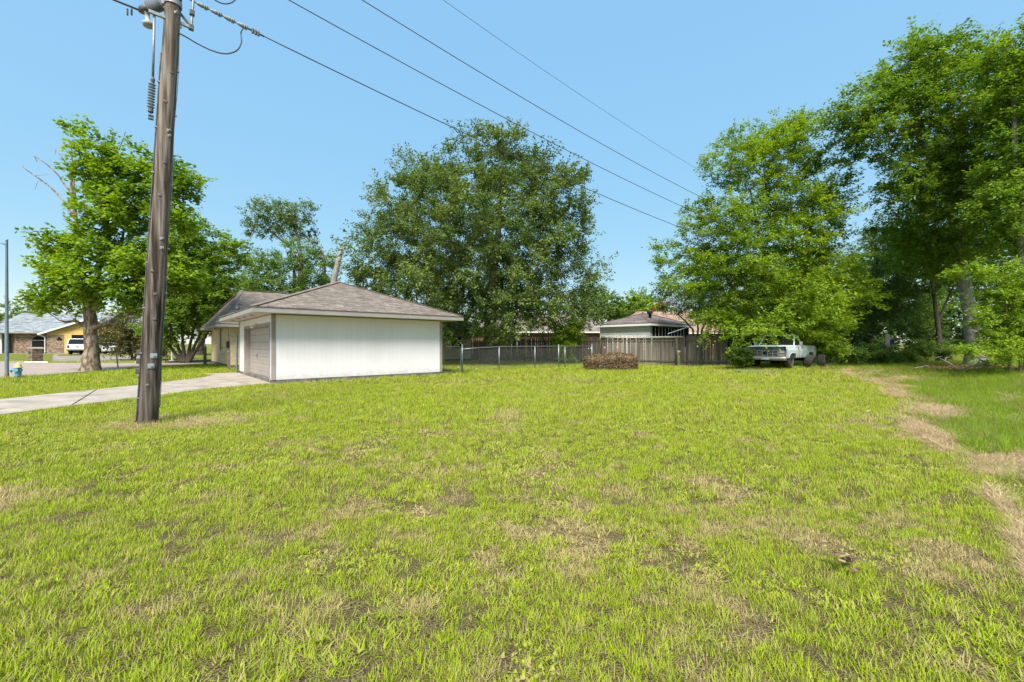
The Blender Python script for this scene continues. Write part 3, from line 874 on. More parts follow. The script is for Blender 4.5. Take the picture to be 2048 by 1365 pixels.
tree('thicket_tree', 'dark leafy thicket tree between the elm and the tall grey trunk', tb,
     [[(tb[0], tb[1], tb[2] - .1, .22)] + tp([(1742, 680, 34, .18), (1748, 600, 34, .14), (1755, 500, 34, .08)])],
     [ell(1760, 510, 70, 55, 34), ell(1790, 550, 90, 70, 34), ell(1690, 560, 60, 60, 34), ell(1730, 600, 90, 50, 34), ell(1840, 600, 70, 60, 35), ell(1690, 640, 70, 35, 33)], 130, 40000, .18, .09, 1.35, lm_mid, m_bark_dark, 108, twigs=11)
# the wood behind: reads as one dark mass
g = np.random.default_rng(120)
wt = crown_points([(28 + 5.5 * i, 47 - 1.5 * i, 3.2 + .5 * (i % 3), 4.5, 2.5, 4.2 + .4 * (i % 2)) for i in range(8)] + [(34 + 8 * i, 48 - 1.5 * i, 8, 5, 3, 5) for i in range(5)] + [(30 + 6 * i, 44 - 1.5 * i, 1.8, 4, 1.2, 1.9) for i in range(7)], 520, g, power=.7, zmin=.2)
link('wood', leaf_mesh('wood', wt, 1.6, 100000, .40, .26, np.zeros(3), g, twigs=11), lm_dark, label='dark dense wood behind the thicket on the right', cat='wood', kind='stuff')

# sycamore and trees on the left
yb = foot(182, 23.6); SY = 23.6
bare = [at(*p, 23.6) for p in ((45, 330), (75, 325), (110, 310), (148, 290), (70, 380), (130, 330), (95, 350), (160, 320), (225, 262), (250, 270), (228, 300), (120, 420))]
tree('sycamore_tree', 'sycamore with pale mottled trunk and bare twigs beside the street', yb,
     [[(yb[0], yb[1], yb[2] - .12, .38)] + tp([(182, 700, 23.6, .30), (180, 660, 23.6, .29), (178, 620, 23.6, .27), (190, 580, 23.6, .16), (200, 520, 23.6, .12), (215, 440, 23.6, .09), (225, 360, 23.6, .05)]),
      tp([(176, 630, 23.6, .18), (170, 590, 23.6, .13), (158, 500, 23.6, .10), (150, 420, 23.6, .07), (148, 340, 23.6, .03)]),
      tp([(190, 655, 23.6, .16), (215, 648, 23.6, .13), (240, 632, 23.6, .11), (285, 622, 23.6, .09), (330, 600, 23.7, .06)]),
      tp([(186, 620, 23.6, .15), (203, 595, 23.6, .12), (232, 560, 23.6, .10), (245, 480, 23.6, .07)]),
      tp([(168, 652, 23.5, .10), (150, 642, 23.4, .08), (132, 645, 23.3, .055), (118, 641, 23.2, .03)]),
      tp([(155, 470, 23.6, .09), (146, 400, 23.6, .075), (141, 340, 23.6, .05), (142, 290, 23.6, .022)]),
      tp([(152, 440, 23.6, .06), (130, 405, 23.5, .05), (98, 372, 23.4, .038), (70, 352, 23.3, .03), (46, 335, 23.2, .018)]),
      tp([(146, 390, 23.6, .05), (118, 352, 23.5, .038), (95, 330, 23.4, .028), (68, 312, 23.3, .016)]),
      tp([(142, 345, 23.6, .04), (128, 320, 23.6, .028), (112, 300, 23.6, .016)]),
      tp([(150, 470, 23.6, .03), (138, 450, 23.5, .022), (140, 425, 23.5, .012)]),
      tp([(228, 345, 23.6, .05), (228, 300, 23.6, .03), (227, 258, 23.6, .018)]), tp([(228, 330, 23.6, .04), (240, 295, 23.6, .025), (251, 264, 23.6, .016)])],
     [ell(205, 340, 48, 40, SY), ell(265, 345, 60, 38, SY), ell(345, 370, 50, 50, SY), ell(245, 420, 90, 50, SY), ell(355, 450, 45, 50, SY), ell(225, 490, 80, 50, SY), ell(110, 500, 45, 28, SY), ell(130, 540, 60, 30, SY - .5), ell(120, 590, 50, 22, SY - .5), ell(170, 560, 60, 40, SY - 1),
      ell(180, 280, 35, 25, SY), ell(320, 540, 80, 60, SY), ell(85, 602, 20, 8, SY - .5), ell(260, 580, 60, 35, SY), ell(160, 262, 14, 10, SY)],
     190, 29000, .24, .18, .95, lm_syc, m_bark_syc, 110, twigs=10, bare=bare, flat=.6, jit=.1, power=.55, rough_amp=.10, flare=1.3, step=.4)
mb_ = foot(372, 33.2)
tree('multi_stem_tree', 'multi-stemmed tree fanning out of one clump across the street', mb_,
     [tp([(372 + a, 724, 33.2, .13), (372 + b, 690, 33.2, .10), (372 + c, 640, 33.2, .07)]) for a, b, c in ((-8, -35, -70), (-5, -18, -35), (-2, -6, -8), (2, 8, 20), (4, 18, 40), (6, 28, 60))],
     [ell(400, 500, 55, 50, 33.5), ell(350, 560, 75, 65, 33.5), ell(360, 480, 40, 40, 33.5), ell(430, 540, 50, 50, 33.5), ell(350, 620, 60, 45, 33), ell(420, 610, 55, 45, 33), ell(455, 500, 25, 30, 33.5), ell(340, 660, 45, 22, 33)],
     160, 38000, .24, .16, 1.1, lm_elm2, m_bark_dark, 111, twigs=10, flat=.6)
sb2 = foot(262, 37.5)
tree('ornamental_tree', 'low bronze-tinged ornamental tree in front of the parked white cars', sb2,
     [tp([(265, 720, 37.5, .09), (262, 700, 37.5, .07), (258, 670, 37.5, .04)]), tp([(268, 720, 37.5, .08), (280, 690, 37.5, .06), (300, 660, 37.5, .03)])],
     [ell(225, 670, 35, 24, 37.5), ell(270, 660, 50, 34, 37.5), ell(310, 670, 40, 36, 37.8), ell(250, 690, 40, 14, 37.3), ell(300, 700, 30, 18, 37.3)], 75, 19000, .17, .09, 1.0, leaf_mat('leaf_bronze', (0.05, 0.065, 0.02), (0.19, 0.17, 0.05), .3), m_bark_dark, 112)
db = foot(402, 50.0)
tree('street_tree', 'dark-trunked tree on the lawn across the street, left of the brick house corner', db,
     [[(db[0], db[1], db[2] - .1, .45)] + tp([(402, 690, 50, .36), (404, 640, 50, .3), (408, 560, 50, .15)])],
     [ell(440, 600, 60, 45, 50), ell(390, 610, 50, 50, 50), ell(420, 550, 55, 40, 50), ell(420, 655, 45, 22, 49)], 80, 22000, .26, .15, 1.7, lm_mid, m_bark_dark, 113)
rb = foot(570, 46.0)
tree('broken_tree', 'half-bare tree with an airy flat crown rising behind the garage roof', rb,
     [tp([(600, 720, 46, .45), (602, 560, 46, .33), (600, 500, 46, .2), (590, 450, 46, .10)]), tp([(640, 720, 46.2, .3), (648, 560, 46.2, .22), (648, 520, 46.2, .16), (640, 495, 46.2, .12), (622, 480, 46.2, .09), (590, 460, 46.2, .05)]),
      tp([(604, 540, 46, .2), (580, 495, 46, .13), (550, 470, 46, .09), (530, 455, 46, .05)])],
     [ell(560, 430, 60, 22, 46), ell(510, 455, 25, 22, 46), ell(610, 425, 30, 18, 46), ell(600, 460, 30, 16, 46), ell(545, 450, 45, 18, 46)], 80, 10500, .22, .13, 1.0, lm_oak, m_bark_pale, 114, twigs=9, wob=.15)
bb2 = foot(590, 43.0)
tree('backyard_tree', 'dense mid-green tree filling the gap above the garage and house roofs', bb2,
     [tp([(590, 725, 43, .3), (590, 600, 43, .22), (588, 540, 43, .12)])],
     [ell(560, 550, 70, 40, 43), ell(620, 545, 55, 40, 43), ell(520, 580, 45, 35, 43), ell(650, 575, 35, 30, 43), ell(580, 590, 90, 40, 43), ell(500, 545, 25, 30, 44), ell(600, 510, 40, 25, 43)], 120, 38000, .22, .12, 1.4, lm_mid, m_bark_dark, 115, twigs=11)
sn = MB()
snp = [at(662, 640, 41), at(668, 560, 41), at(676, 525, 41), at(683, 497, 41)]
sg = empty('dead_snag', (float(snp[0][0]), 41, float(gh(snp[0][0], 41))), label='broken bare trunk sticking up behind the garage roof peak', cat='dead tree')
o_ = np.array(sg.location)
sn.tube([at(655, 722, 41) - o_] + [p - o_ for p in snp], [.40, .34, .29, .25, .19], 10)
sn.build('trunk', m_bark_pale, sg, smooth=True)
for q in ((679, 487), (688, 489), (686, 492)):
    b = MB(); b.tube([at(683, 498, 41) - o_, at(*q, 41) - o_], [.10, .02], 6); b.build('broken_branch', m_bark_pale, sg)
b = MB(); b.tube([at(676, 525, 41) - o_, at(690, 530, 40.6) - o_, at(695, 545, 40.6) - o_], [.06, .04, .02], 5); b.build('broken_branch', m_bark_pale, sg)

# trees behind the back fence
mb2 = foot(1398, 36)
myr = tree('crape_myrtle', 'crape myrtle with reddish blooms behind the back fence beside the white shed', mb2,
     [tp([(1392 + a, 735, 36, .10), (1392 + b, 660, 36, .08), (1392 + c, 630, 36, .05)]) for a, b, c in ((-2, -6, -35), (0, 4, 2), (3, 12, 28))],
     [ell(1385, 605, 50, 28, 36), ell(1430, 610, 40, 35, 36), ell(1350, 610, 30, 20, 36), ell(1400, 585, 40, 25, 36), ell(1450, 640, 30, 25, 36)], 70, 17000, .14, .07, .95, leaf_mat('leaf_myrtle', (0.035, 0.06, 0.025), (0.13, 0.15, 0.05), .3), m_bark_dark, 116)
g = np.random.default_rng(5)
fl = np.array([at(*p, 35.3) for p in ((1320, 610), (1335, 600), (1342, 608), (1309, 620), (1360, 592), (1328, 606))])
link('blossom', leaf_mesh('blossom', fl, .3, 260, .11, .08, mb2, g, twigs=5), leaf_mat('blossom_red', (0.35, 0.05, 0.06), (0.55, 0.12, 0.12), .3), myr)
for i, (nm, lab, px, Y, E, nl, m, cl) in enumerate((
    ('far_tree', 'far green tree directly right of the big oak above the shed roof', 1205, 62, [(1190, 615, 40, 28), (1225, 628, 30, 18)], 12000, lm_mid, 30),
    ('far_tree', 'far lime-green rounded tree above the tan roof', 1270, 66, [(1268, 615, 20, 16), (1300, 622, 22, 14), (1240, 630, 20, 12)], 12000, lm_bright, 28),
    ('far_tree', 'far dark tree rising behind the lime-green tree over the tan roof', 1285, 90, [(1285, 603, 28, 14), (1250, 615, 24, 12), (1310, 618, 25, 14)], 9000, lm_mid, 24),
    ('far_tree', 'far rounded tree behind the grey roof at the left picture edge', 30, 85, [(20, 625, 40, 18), (70, 630, 40, 14), (-30, 628, 40, 18)], 10000, lm_mid, 26),
    ('far_tree', 'far dark tree behind the yellow gable left of the sycamore', 150, 80, [(160, 640, 40, 12), (230, 635, 60, 26), (300, 630, 60, 30)], 12000, lm_mid, 34),
    ('far_tree', 'far tree between the oak and the elm low on the skyline', 1350, 75, [(1340, 615, 30, 22), (1400, 620, 60, 30), (1480, 600, 60, 50)], 14000, lm_mid, 40),
    ('far_tree', 'far tree behind the oak and the brown brick house', 1080, 70, [(1000, 620, 70, 45), (1100, 625, 70, 35), (900, 610, 60, 50), (760, 600, 60, 60)], 18000, lm_dark, 60))):
    fb = foot(px, Y)
    tree(nm, lab, fb, [[(fb[0], fb[1], fb[2] - .1, .3), (fb[0], fb[1], 3.0, .2), (fb[0], fb[1], 4.5, .1)]], [ell(*e, Y) for e in E], cl, nl, .34, .2, 1.9, m, m_bark_dark, 130 + i, group='far trees on the skyline', step=1.2)

# shrubs
def shrub(name, label, px, Y, E, n, nl, L, W, cr, m, seed, **kw):
    fb = foot(px, Y)
    return tree(name, label, fb, [[(fb[0] + dx, fb[1], fb[2] - .05, .03), (fb[0] + dx * 2, fb[1], fb[2] + .35, .02)] for dx in (-.12, .0, .12)], [ell(*e, Y) for e in E], n, nl, L, W, cr, m, m_bark_dark, seed, cat='shrub', step=.3, twig=.005, flare=1.0, zmin=.15, **kw)
shrub('shrub', 'round green bush hiding the left front corner of the old truck', 1478, 24.0, [(1478, 712, 22, 16), (1490, 722, 14, 10), (1508, 698, 6, 10)], 32, 6500, .11, .06, .32, lm_mid, 140, jit=.03)
shrub('fence_shrub', 'young bright green tree growing against the wooden fence right of the oak trunk', 1135, 31.2, [(1138, 670, 26, 28), (1120, 690, 14, 16), (1130, 712, 12, 16), (1150, 650, 18, 18)], 45, 9000, .14, .08, .6, lm_bright, 141)
for i, (lab, px, Y, E) in enumerate((
    ('low brush patch just right of the loose tyres', 1690, 27, [(1670, 705, 25, 14), (1700, 708, 25, 12)]),
    ('low brush with small white flowers below the scrap boards', 1745, 28, [(1735, 705, 25, 12), (1765, 708, 22, 12)]),
    ('low brush in front of the person in navy', 1800, 30, [(1785, 719, 22, 4), (1815, 716, 22, 6)]),
    ('low brush at the foot of the shaded thicket, left of the grey trunk', 1850, 30, [(1845, 700, 25, 14), (1885, 700, 25, 15)]),
    ('tall dark brush behind the loose tyres', 1660, 30, [(1650, 690, 30, 22), (1690, 685, 30, 20)]),
    ('dark bush behind the windshield of the old truck', 1540, 30, [(1530, 680, 35, 28), (1570, 675, 30, 30)]),
    ('dark bush at the right end of the wooden fence', 1480, 29.5, [(1478, 685, 22, 26), (1500, 670, 25, 25)]),
    ('dark leafy undergrowth left of the person in navy', 1740, 35, [(1715, 684, 25, 18), (1745, 696, 16, 8)]),
    ('dark leafy undergrowth right of the person in navy', 1840, 36, [(1835, 670, 22, 30), (1870, 660, 30, 36)]))):
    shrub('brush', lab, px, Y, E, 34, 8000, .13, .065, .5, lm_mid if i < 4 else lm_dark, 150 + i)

# ================================================================== BUILDINGS
m_white = mat('white_siding', (0.785, 0.76, 0.775), (0.76, 0.735, 0.75), scale=1.0, rough=.7, bump=.1, bscale=60, c3=(0.71, 0.68, 0.67), scale3=.6, lo3=.55, hi3=.8, attr=.012)
age_by_height(m_white, 0.16, 0.42, 0.80, na=.5, ns=5)
m_taupe = mat('taupe_trim', (0.33, 0.30, 0.27), (0.28, 0.255, 0.23), scale=4, rough=.7)
m_fascia = mat('fascia_paint', (0.31, 0.295, 0.28), (0.27, 0.257, 0.243), scale=3, rough=.7)
m_soffit = mat('soffit_paint', (0.60, 0.56, 0.49), (0.52, 0.48, 0.42), scale=3, rough=.8)
m_door = mat('garage_door_paint', (0.42, 0.37, 0.33), (0.38, 0.335, 0.30), scale=2, rough=.6)
m_found = mat('foundation_concrete', (0.20, 0.19, 0.17), (0.11, 0.105, 0.09), scale=3, rough=.95, bump=.4, bscale=25)
m_shingle = mat('shingles', (0.235, 0.20, 0.172), (0.185, 0.157, 0.136), scale=2.5, rough=.95, bump=.4, bscale=90, attr=.32)
m_shingle_grey = mat('shingles_grey', (0.25, 0.28, 0.30), (0.19, 0.215, 0.235), scale=2, rough=.95, attr=.4)
m_shingle_tan = mat('shingles_tan', (0.32, 0.23, 0.165), (0.25, 0.18, 0.13), scale=2, rough=.95, attr=.3)
m_shingle_old = mat('shingles_old', (0.20, 0.165, 0.15), (0.13, 0.11, 0.105), scale=1.5, rough=.95, attr=.3)
m_cream = mat('cream_brick', (0.72, 0.60, 0.38), (0.62, 0.52, 0.33), scale=3, rough=.85, attr=.13)
m_mortar = mat('mortar', (0.30, 0.27, 0.21), (0.24, 0.21, 0.17), scale=8, rough=.95)
m_brick = mat('mottled_brick', (0.34, 0.24, 0.17), (0.20, 0.14, 0.10), scale=5, rough=.9, attr=.55)
m_mortar2 = mat('mortar_grey', (0.33, 0.29, 0.25), rough=.95)
m_redbrick = mat('red_brick', (0.21, 0.125, 0.085), (0.15, 0.092, 0.065), scale=4, rough=.9, attr=.35)
m_glass = glass_mat('window_glass', (0.015, 0.018, 0.02))
m_dark = mat('dark_opening', (0.012, 0.012, 0.012), rough=.9)
m_metal = mat('galvanised', (0.32, 0.35, 0.37), (0.25, 0.27, 0.29), scale=20, rough=.45, metal=.7)
m_white_trim = mat('white_trim', (0.72, 0.72, 0.70), (0.60, 0.60, 0.57), scale=3, rough=.7)

def roof_face(mb, A, B, C, D, exp=.14, tab=.26, lift=.012, seed=0):
    """courses of shingle tabs on the plane A-B (eave) to D-C (top: D above A, C above B)"""
    g = np.random.default_rng(seed)
    A, B, C, D = [np.array(p, float) for p in (A, B, C, D)]
    n = np.cross(B - A, (D + C) / 2 - A); n /= np.linalg.norm(n)
    if n[2] < 0: n = -n
    ed = (B - A); eL = np.linalg.norm(ed); ed = ed / eL
    mid = (C + D) / 2 - (A + B) / 2; sl = mid - ed * mid.dot(ed); SL = np.linalg.norm(sl); sl = sl / SL
    uD, uC = (D - A).dot(ed), (C - A).dot(ed)
    nC = int(SL / exp)
    for i in range(nC + 1):
        v0 = i * exp; v1 = min(v0 + exp * 1.15, SL)
        if v0 >= SL - .01: break
        def lim(v): t = min(v / SL, 1); return uD * t, eL + (uC - eL) * t
        l0, r0 = lim(v0); l1, r1 = lim(v1)
        u = min(l0, l1) - g.uniform(0, tab)
        while u < max(r0, r1):
            wd = tab * g.uniform(.7, 1.3); a, b = u + .004, u + wd
            u += wd + .004
            a0, b0 = max(a, l0), min(b, r0); a1, b1 = max(a, l1), min(b, r1)
            if b0 - a0 < .01 and b1 - a1 < .01: continue
            if b0 < a0: a0 = b0 = (a0 + b0) / 2
            if b1 < a1: a1 = b1 = min(max((a1 + b1) / 2, min(a0, b0)), max(a0, b0))
            lf = lift * g.uniform(.6, 1.5)
            P = lambda uu, vv, h: A + ed * uu + sl * vv + n * h
            V = [P(a0, v0, lf), P(b0, v0, lf), P(b1, v1, .002), P(a1, v1, .002), P(a0, v0, -.004), P(b0, v0, -.004)]
            mb.add(V, [(0, 1, 2, 3), (4, 5, 1, 0)], float(np.clip(g.normal(.5, .22), 0, 1)))

def bricks(mb, O, ux, uz, nrm, L, H, bl=.2, bh=.067, joint=.01, dep=.012, holes=(), seed=0, inside=None):
    """running-bond brick faces standing proud of a mortar wall; O lower left corner"""
    g = np.random.default_rng(seed)
    O, ux, uz, nrm = [np.array(p, float) for p in (O, ux, uz, nrm)]
    z = 0; row = 0
    while z < H - .02:
        h = min(bh, H - z)
        u = -(bl / 2 if row % 2 else 0)
        while u < L:
            a, b = max(u, 0), min(u + bl, L)
            u += bl + joint
            if b - a < .03: continue
            cu, cz = (a + b) / 2, z + h / 2
            skip = False
            for (x0, x1, z0, z1) in holes:
                if cz > z0 and cz < z1:
                    if a >= x0 and b <= x1: skip = True
                    elif a < x0 < b: b = x0
                    elif a < x1 < b: a = x1
            if skip or b - a < .03: continue
            if inside is not None and not inside(cu, cz): continue
            d = dep * g.uniform(.6, 1.3)
            V = [O + ux * q + uz * r + nrm * s for s in (0, d) for q, r in ((a, z), (b, z), (b, z + h), (a, z + h))]
            mb.add(V, [(4, 5, 6, 7), (0, 1, 5, 4), (1, 2, 6, 5), (2, 3, 7, 6), (3, 0, 4, 7)], float(np.clip(g.normal(.5, .25), 0, 1)))
        z += bh + joint; row += 1

def hip_roof(root, x0, x1, y0, y1, ze, zr, ridge, m_sh, m_fa, m_so, over_fascia=.17, seed=0, exp=.14, tab=.26, soffit=True):
    """ridge = (xa, ya, xb, yb): ends of the ridge (may coincide)"""
    xa, ya, xb, yb = ridge
    c = [(x0, y0, ze), (x1, y0, ze), (x1, y1, ze), (x0, y1, ze)]
    ra, rb = (xa, ya, zr), (xb, yb, zr)
    deck = MB()
    dn = lambda p, d=.03: (p[0], p[1], p[2] - d)
    if ra == rb:
        deck.add([dn(p) for p in c + [ra]], [(0, 1, 4), (1, 2, 4), (2, 3, 4), (3, 0, 4), (3, 2, 1, 0)])
    else:
        deck.add([dn(p) for p in c + [ra, rb]], [(0, 1, 5, 4), (1, 2, 5), (2, 3, 4, 5), (3, 0, 4), (3, 2, 1, 0)])
    rf = deck.build('roof', m_sh, root)
    sh = MB()
    roof_face(sh, c[0], c[1], rb, ra, exp, tab, seed=seed); roof_face(sh, c[3], c[0], ra, ra, exp, tab, seed=seed + 1)
    roof_face(sh, c[1], c[2], rb, rb, exp, tab, seed=seed + 2); roof_face(sh, c[2], c[3], ra, rb, exp, tab, seed=seed + 3)
    sh.build('shingles', m_sh, rf, kind='stuff')
    caps = MB()
    for p, q in ((c[0], ra), (c[3], ra), (c[1], rb), (c[2], rb)) + (((ra, rb),) if ra != rb else ()):
        p, q = Vector(p), Vector(q); n = max(2, int((q - p).length / .25))
        for i in range(n):
            a, b = p.lerp(q, i / n), p.lerp(q, (i + 1.15) / n if i < n - 1 else 1)
            caps.bar(a + Vector((0, 0, .028)), b + Vector((0, 0, .012)), .24, .016, a=random.uniform(.3, .7))
    caps.build('ridge_caps', m_sh, rf, kind='stuff')
    t = .022
    for p, q, nx_, ny_ in ((c[0], c[1], 0, -1), (c[1], c[2], 1, 0), (c[2], c[3], 0, 1), (c[3], c[0], -1, 0)):
        b = MB()
        sx = t if nx_ else 0
        xa_, xb_ = sorted((p[0], q[0])); ya_, yb_ = sorted((p[1], q[1]))
        if ny_: b.box(xa_ - t, xb_ + t, ya_ - (t if ny_ < 0 else 0), ya_ + (t if ny_ > 0 else 0), ze - .03 - over_fascia, ze - .022)
        else: b.box(xa_ - (t if nx_ < 0 else 0), xa_ + (t if nx_ > 0 else 0), ya_, yb_, ze - .03 - over_fascia, ze - .022)
        b.build('fascia', m_fa, root)
        # dark drip edge of starter shingles
        b = MB()
        if ny_: b.box(xa_ - .04, xb_ + .04, ya_ - (.045 if ny_ < 0 else 0), ya_ + (.045 if ny_ > 0 else 0), ze - .021, ze - .006)
        else: b.box(xa_ - (.045 if nx_ < 0 else 0), xa_ + (.045 if nx_ > 0 else 0), ya_ + .001, yb_ - .001, ze - .0205, ze - .0065)
        b.build('drip_edge', m_sh, rf)
    if soffit:
        b = MB(); b.box(x0 + .002, x1 - .002, y0 + .002, y1 - .002, ze - .05 - over_fascia + .03, ze - .035); b.build('soffit', m_so, root)
    return rf

# ---------------------------------------------------------------- garage
GZ0 = 0.0
gar = empty('garage', (G0[0], G0[1], 0), ROT, label='detached white-sided garage with hip roof and closed taupe overhead door', cat='garage')
S = 7.3; FH = .16; WH = 2.60
b = MB(); b.box(0, S, 0, S, -.15, FH); b.build('foundation', m_found, gar, bevel=.01)
core = MB()
# walls behind the siding, with an opening for the door
core.box(.02, S - .02, .02, .10, FH, WH); core.box(.02, S - .02, S - .10, S - .02, FH, WH); core.box(S - .10, S - .02, .10, S - .10, FH, WH)
DY0, DY1, DZ1 = .42, 5.75, 2.22
core.box(.02, .10, .10, DY0, FH, WH); core.box(.02, .10, DY1, S - .10, FH, WH); core.box(.02, .10, DY0, DY1, DZ1, WH)
core.build('wall', m_white, gar)
def board(nm, x0, x1, y0, y1, z0, z1, v, m=m_white):
    q = MB(); q.box(x0, x1, y0, y1, z0, z1, a=v); return q.build(nm, m, gar)
bw = .203; x = .11
while x < S - .12:
    x2 = min(x + bw - .004, S - .11)
    board('siding_board', x, x2, -.012, .02, FH - .02, WH, random.random())
    x += bw
q = MB(); q.box(.1, S - .1, -.0095, .021, FH - .015, WH); q.build('siding_backing', mat('siding_groove', (0.73, 0.71, 0.72), rough=.8), gar)
y = DY1 + .10
while y < S - .12:
    y2 = min(y + bw - .004, S - .11); board('siding_board', -.012, .02, y, y2, FH - .02, WH, random.random()); y += bw
y = .12
board('siding_board', -.012, .02, .115, DY0 - .10, FH - .02, WH, .5)
yy = DY0 - .09
while yy < DY1 + .09:
    y2 = min(yy + bw - .01, DY1 + .09); board('siding_board', -.012, .02, yy, y2, DZ1 + .10, WH, random.random()); yy += bw
for nm, bx in (('corner_trim', (-.03, .10, -.03, -.0125)), ('corner_trim', (-.03, -.0125, -.0124, .11)), ('corner_trim', (S - .10, S + .03, -.03, -.0125)), ('corner_trim', (S + .0, S + .03, -.0124, .11)), ('corner_trim', (-.03, -.0125, S - .10, S + .03))):
    board(nm, *bx, FH - .02, WH, .5, m_taupe)
for nm, bx in (('door_casing', (-.035, -.0125, DY0 - .09, DY0, FH - .1, DZ1)), ('door_casing', (-.035, -.0125, DY1, DY1 + .09, FH - .1, DZ1)), ('door_casing', (-.036, -.0125, DY0 - .09, DY1 + .09, DZ1, DZ1 + .09))):
    board(nm, *bx, .5, m_taupe)
for nm, bx in (('door_jamb', (-.012, .30, DY1 - .03, DY1 + .0, .0, DZ1)), ('door_jamb', (-.012, .30, DY0, DY0 + .03, .0, DZ1)), ('door_jamb', (-.012, .30, DY0 + .03, DY1 - .03, DZ1 - .03, DZ1))):
    board(nm, *bx, .5, m_taupe)
gd = empty('overhead_door', (0, 0, 0)); gd.parent = gar
nsec = 7; zh = (DZ1 - .03 - .02) / nsec
for i in range(nsec):
    q = MB(); z0 = .02 + i * zh
    q.box(.20, .245, DY0 + .035, DY1 - .035, z0 + .004, z0 + zh - .004); q.build('door_panel', m_door, gd, bevel=.008)
    q = MB(); q.box(.193, .2, DY0 + .05, DY1 - .05, z0 + zh * .46, z0 + zh * .5); q.build('panel_rib', m_door, gd)
q = MB(); q.box(.24, .26, DY0 + .03, DY1 - .03, .0, DZ1 - .03); q.build('door_back', m_dark, gd)
q = MB(); q.box(.15, .2, 3.9, 4.05, 1.0, 1.03); q.box(.16, .17, 3.96, 3.99, .82, 1.0); q.build('door_handle', m_metal, gd)
q = MB(); q.box(.17, .2, 3.6, 3.75, .10, .14); q.build('door_handle', m_dark, gd)
O_ = .75; EZ = WH + .22
rf = hip_roof(gar, -O_, S + O_, -O_, S + O_, EZ, 4.55, (S / 2, S / 2, S / 2, S / 2), m_shingle, m_fascia, m_soffit, seed=11)
for yv in (1.2, 2.7, 4.3, 5.9):
    q = MB(); q.box(-.52, -.38, yv, yv + .38, EZ - .205, EZ - .1995); q.build('soffit_vent', mat('vent_brown', (0.20, 0.17, 0.14), rough=.9), gar)
fl = empty('flood_light', (-.02, 3.0, WH - .28)); fl.parent = gar
q = MB(); q.lathe([(.06, 0), (.06, .03), (.03, .04)], 12, Matrix.Rotation(R(-90), 4, 'Y')); q.build('mount', m_white_trim, fl)
for s in (-1, 1):
    q = MB(); q.lathe([(.025, 0), (.03, .05), (.06, .13), (.065, .17)], 12, Matrix.Translation((-.05, s * .07, -.02)) @ Matrix.Rotation(R(s * -25), 4, 'X') @ Matrix.Rotation(R(-130), 4, 'Y')); q.build('lamp_head', m_white_trim, fl, smooth=True)

# ---------------------------------------------------------------- house
hs = empty('house', (H0[0], H0[1], 0), ROT, label='long cream brick house with brown hip roof behind the garage', cat='house')
HW = 2.5; HX, HYY = 18.0, 10.0
q = MB(); q.box(0, HX, 0, HYY, -.1, .18); q.build('foundation', m_found, hs)
q = MB(); q.box(.02, HX - .02, .02, HYY - .02, .18, HW + .08); q.build('wall', m_mortar, hs)
q = MB()
bricks(q, (.02, HYY, .18), (0, -1, 0), (0, 0, 1), (-1, 0, 0), HYY, HW - .10, holes=((5.35, 5.85, .9, 2.4), (6.3, 6.5, .55, .62), (6.3, 6.5, 1.0, 1.07)), seed=21)
bricks(q, (0, .02, .18), (1, 0, 0), (0, 0, 1), (0, -1, 0), HX, HW - .10, holes=((16.05, 16.95, .95, 1.95),), seed=22)
bricks(q, (HX - .02, 0, .18), (0, 1, 0), (0, 0, 1), (1, 0, 0), HYY, HW - .10, seed=23)
q.build('brick_facing', m_cream, hs, kind='stuff')
hip_roof(hs, -.75, HX + .75, -.75, HYY + .75, HW + .22, 5.35, (1.35, HYY / 2, HX - 1.35, HYY / 2), m_shingle, m_fascia, m_soffit, seed=31, exp=.16, tab=.36)
wn_ = empty('window', (16.05, 0, 1.13)); wn_.parent = hs
q = MB(); q.box(.06, .84, -.012, .0, .02, .98); q.build('pane', m_glass, wn_)
q = MB()
for bx in ((0, .06, 0, 1.0), (.84, .9, 0, 1.0), (.06, .84, .0, .05), (.06, .84, .95, 1.0), (.06, .84, .48, .53)): q.box(bx[0], bx[1], -.03, .02, bx[2], bx[3])
q.build('frame', mat('bronze_frame', (0.06, 0.05, 0.04), rough=.5), wn_)
q = MB(); q.box(-.08, .98, -.07, .0, -.06, 0); q.build('sill', m_cream, wn_)
wn2 = empty('window', (0, 4.15, 1.08)); wn2.parent = hs
q = MB(); q.box(-.0, .02, .05, .45, .02, 1.5); q.build('pane', m_glass, wn2)
q = MB(); q.box(-.06, .0, -.05, .55, -.06, 0); q.build('sill', m_cream, wn2)
q = MB(); q.box(-.025, .02, 0, .05, 0, 1.5); q.box(-.025, .02, .45, .5, 0, 1.5); q.build('frame', m_taupe, wn2)
for zz in (.76, 1.21):
    q = MB(); q.box(-.02, .02, 3.5, 3.7, zz, zz + .06); q.build('vent', m_dark, hs)
q = MB(); q.lathe([(.09, 0), (.09, .35), (.13, .36), (.13, .5), (.05, .55), (.02, .75)], 14, Matrix.Translation((.55, 1.5, 3.35))); q.build('vent_pipe', m_metal, hs, smooth=True)
q = MB(); q.box(5.2, 5.9, 3.5, 3.75, 4.62, 4.85); q.build('ridge_vent', mat('vent_dark', (0.07, 0.06, 0.055), rough=.8), hs)
q = MB(); q.box(-.14, -.02, .35, .6, 1.25, 1.65); q.build('meter_box', mat('meter_box', (0.06, 0.055, 0.05), rough=.6), hs)
q = MB(); q.box(-.10, -.02, .38, .56, .70, 1.25); q.build('panel_box', mat('meter_panel', (0.40, 0.37, 0.33), rough=.6), hs)
q = MB(); q.tube([(-.05, .45, 1.65), (-.05, .45, 2.5)], .025, 8); q.build('conduit', m_metal, hs)

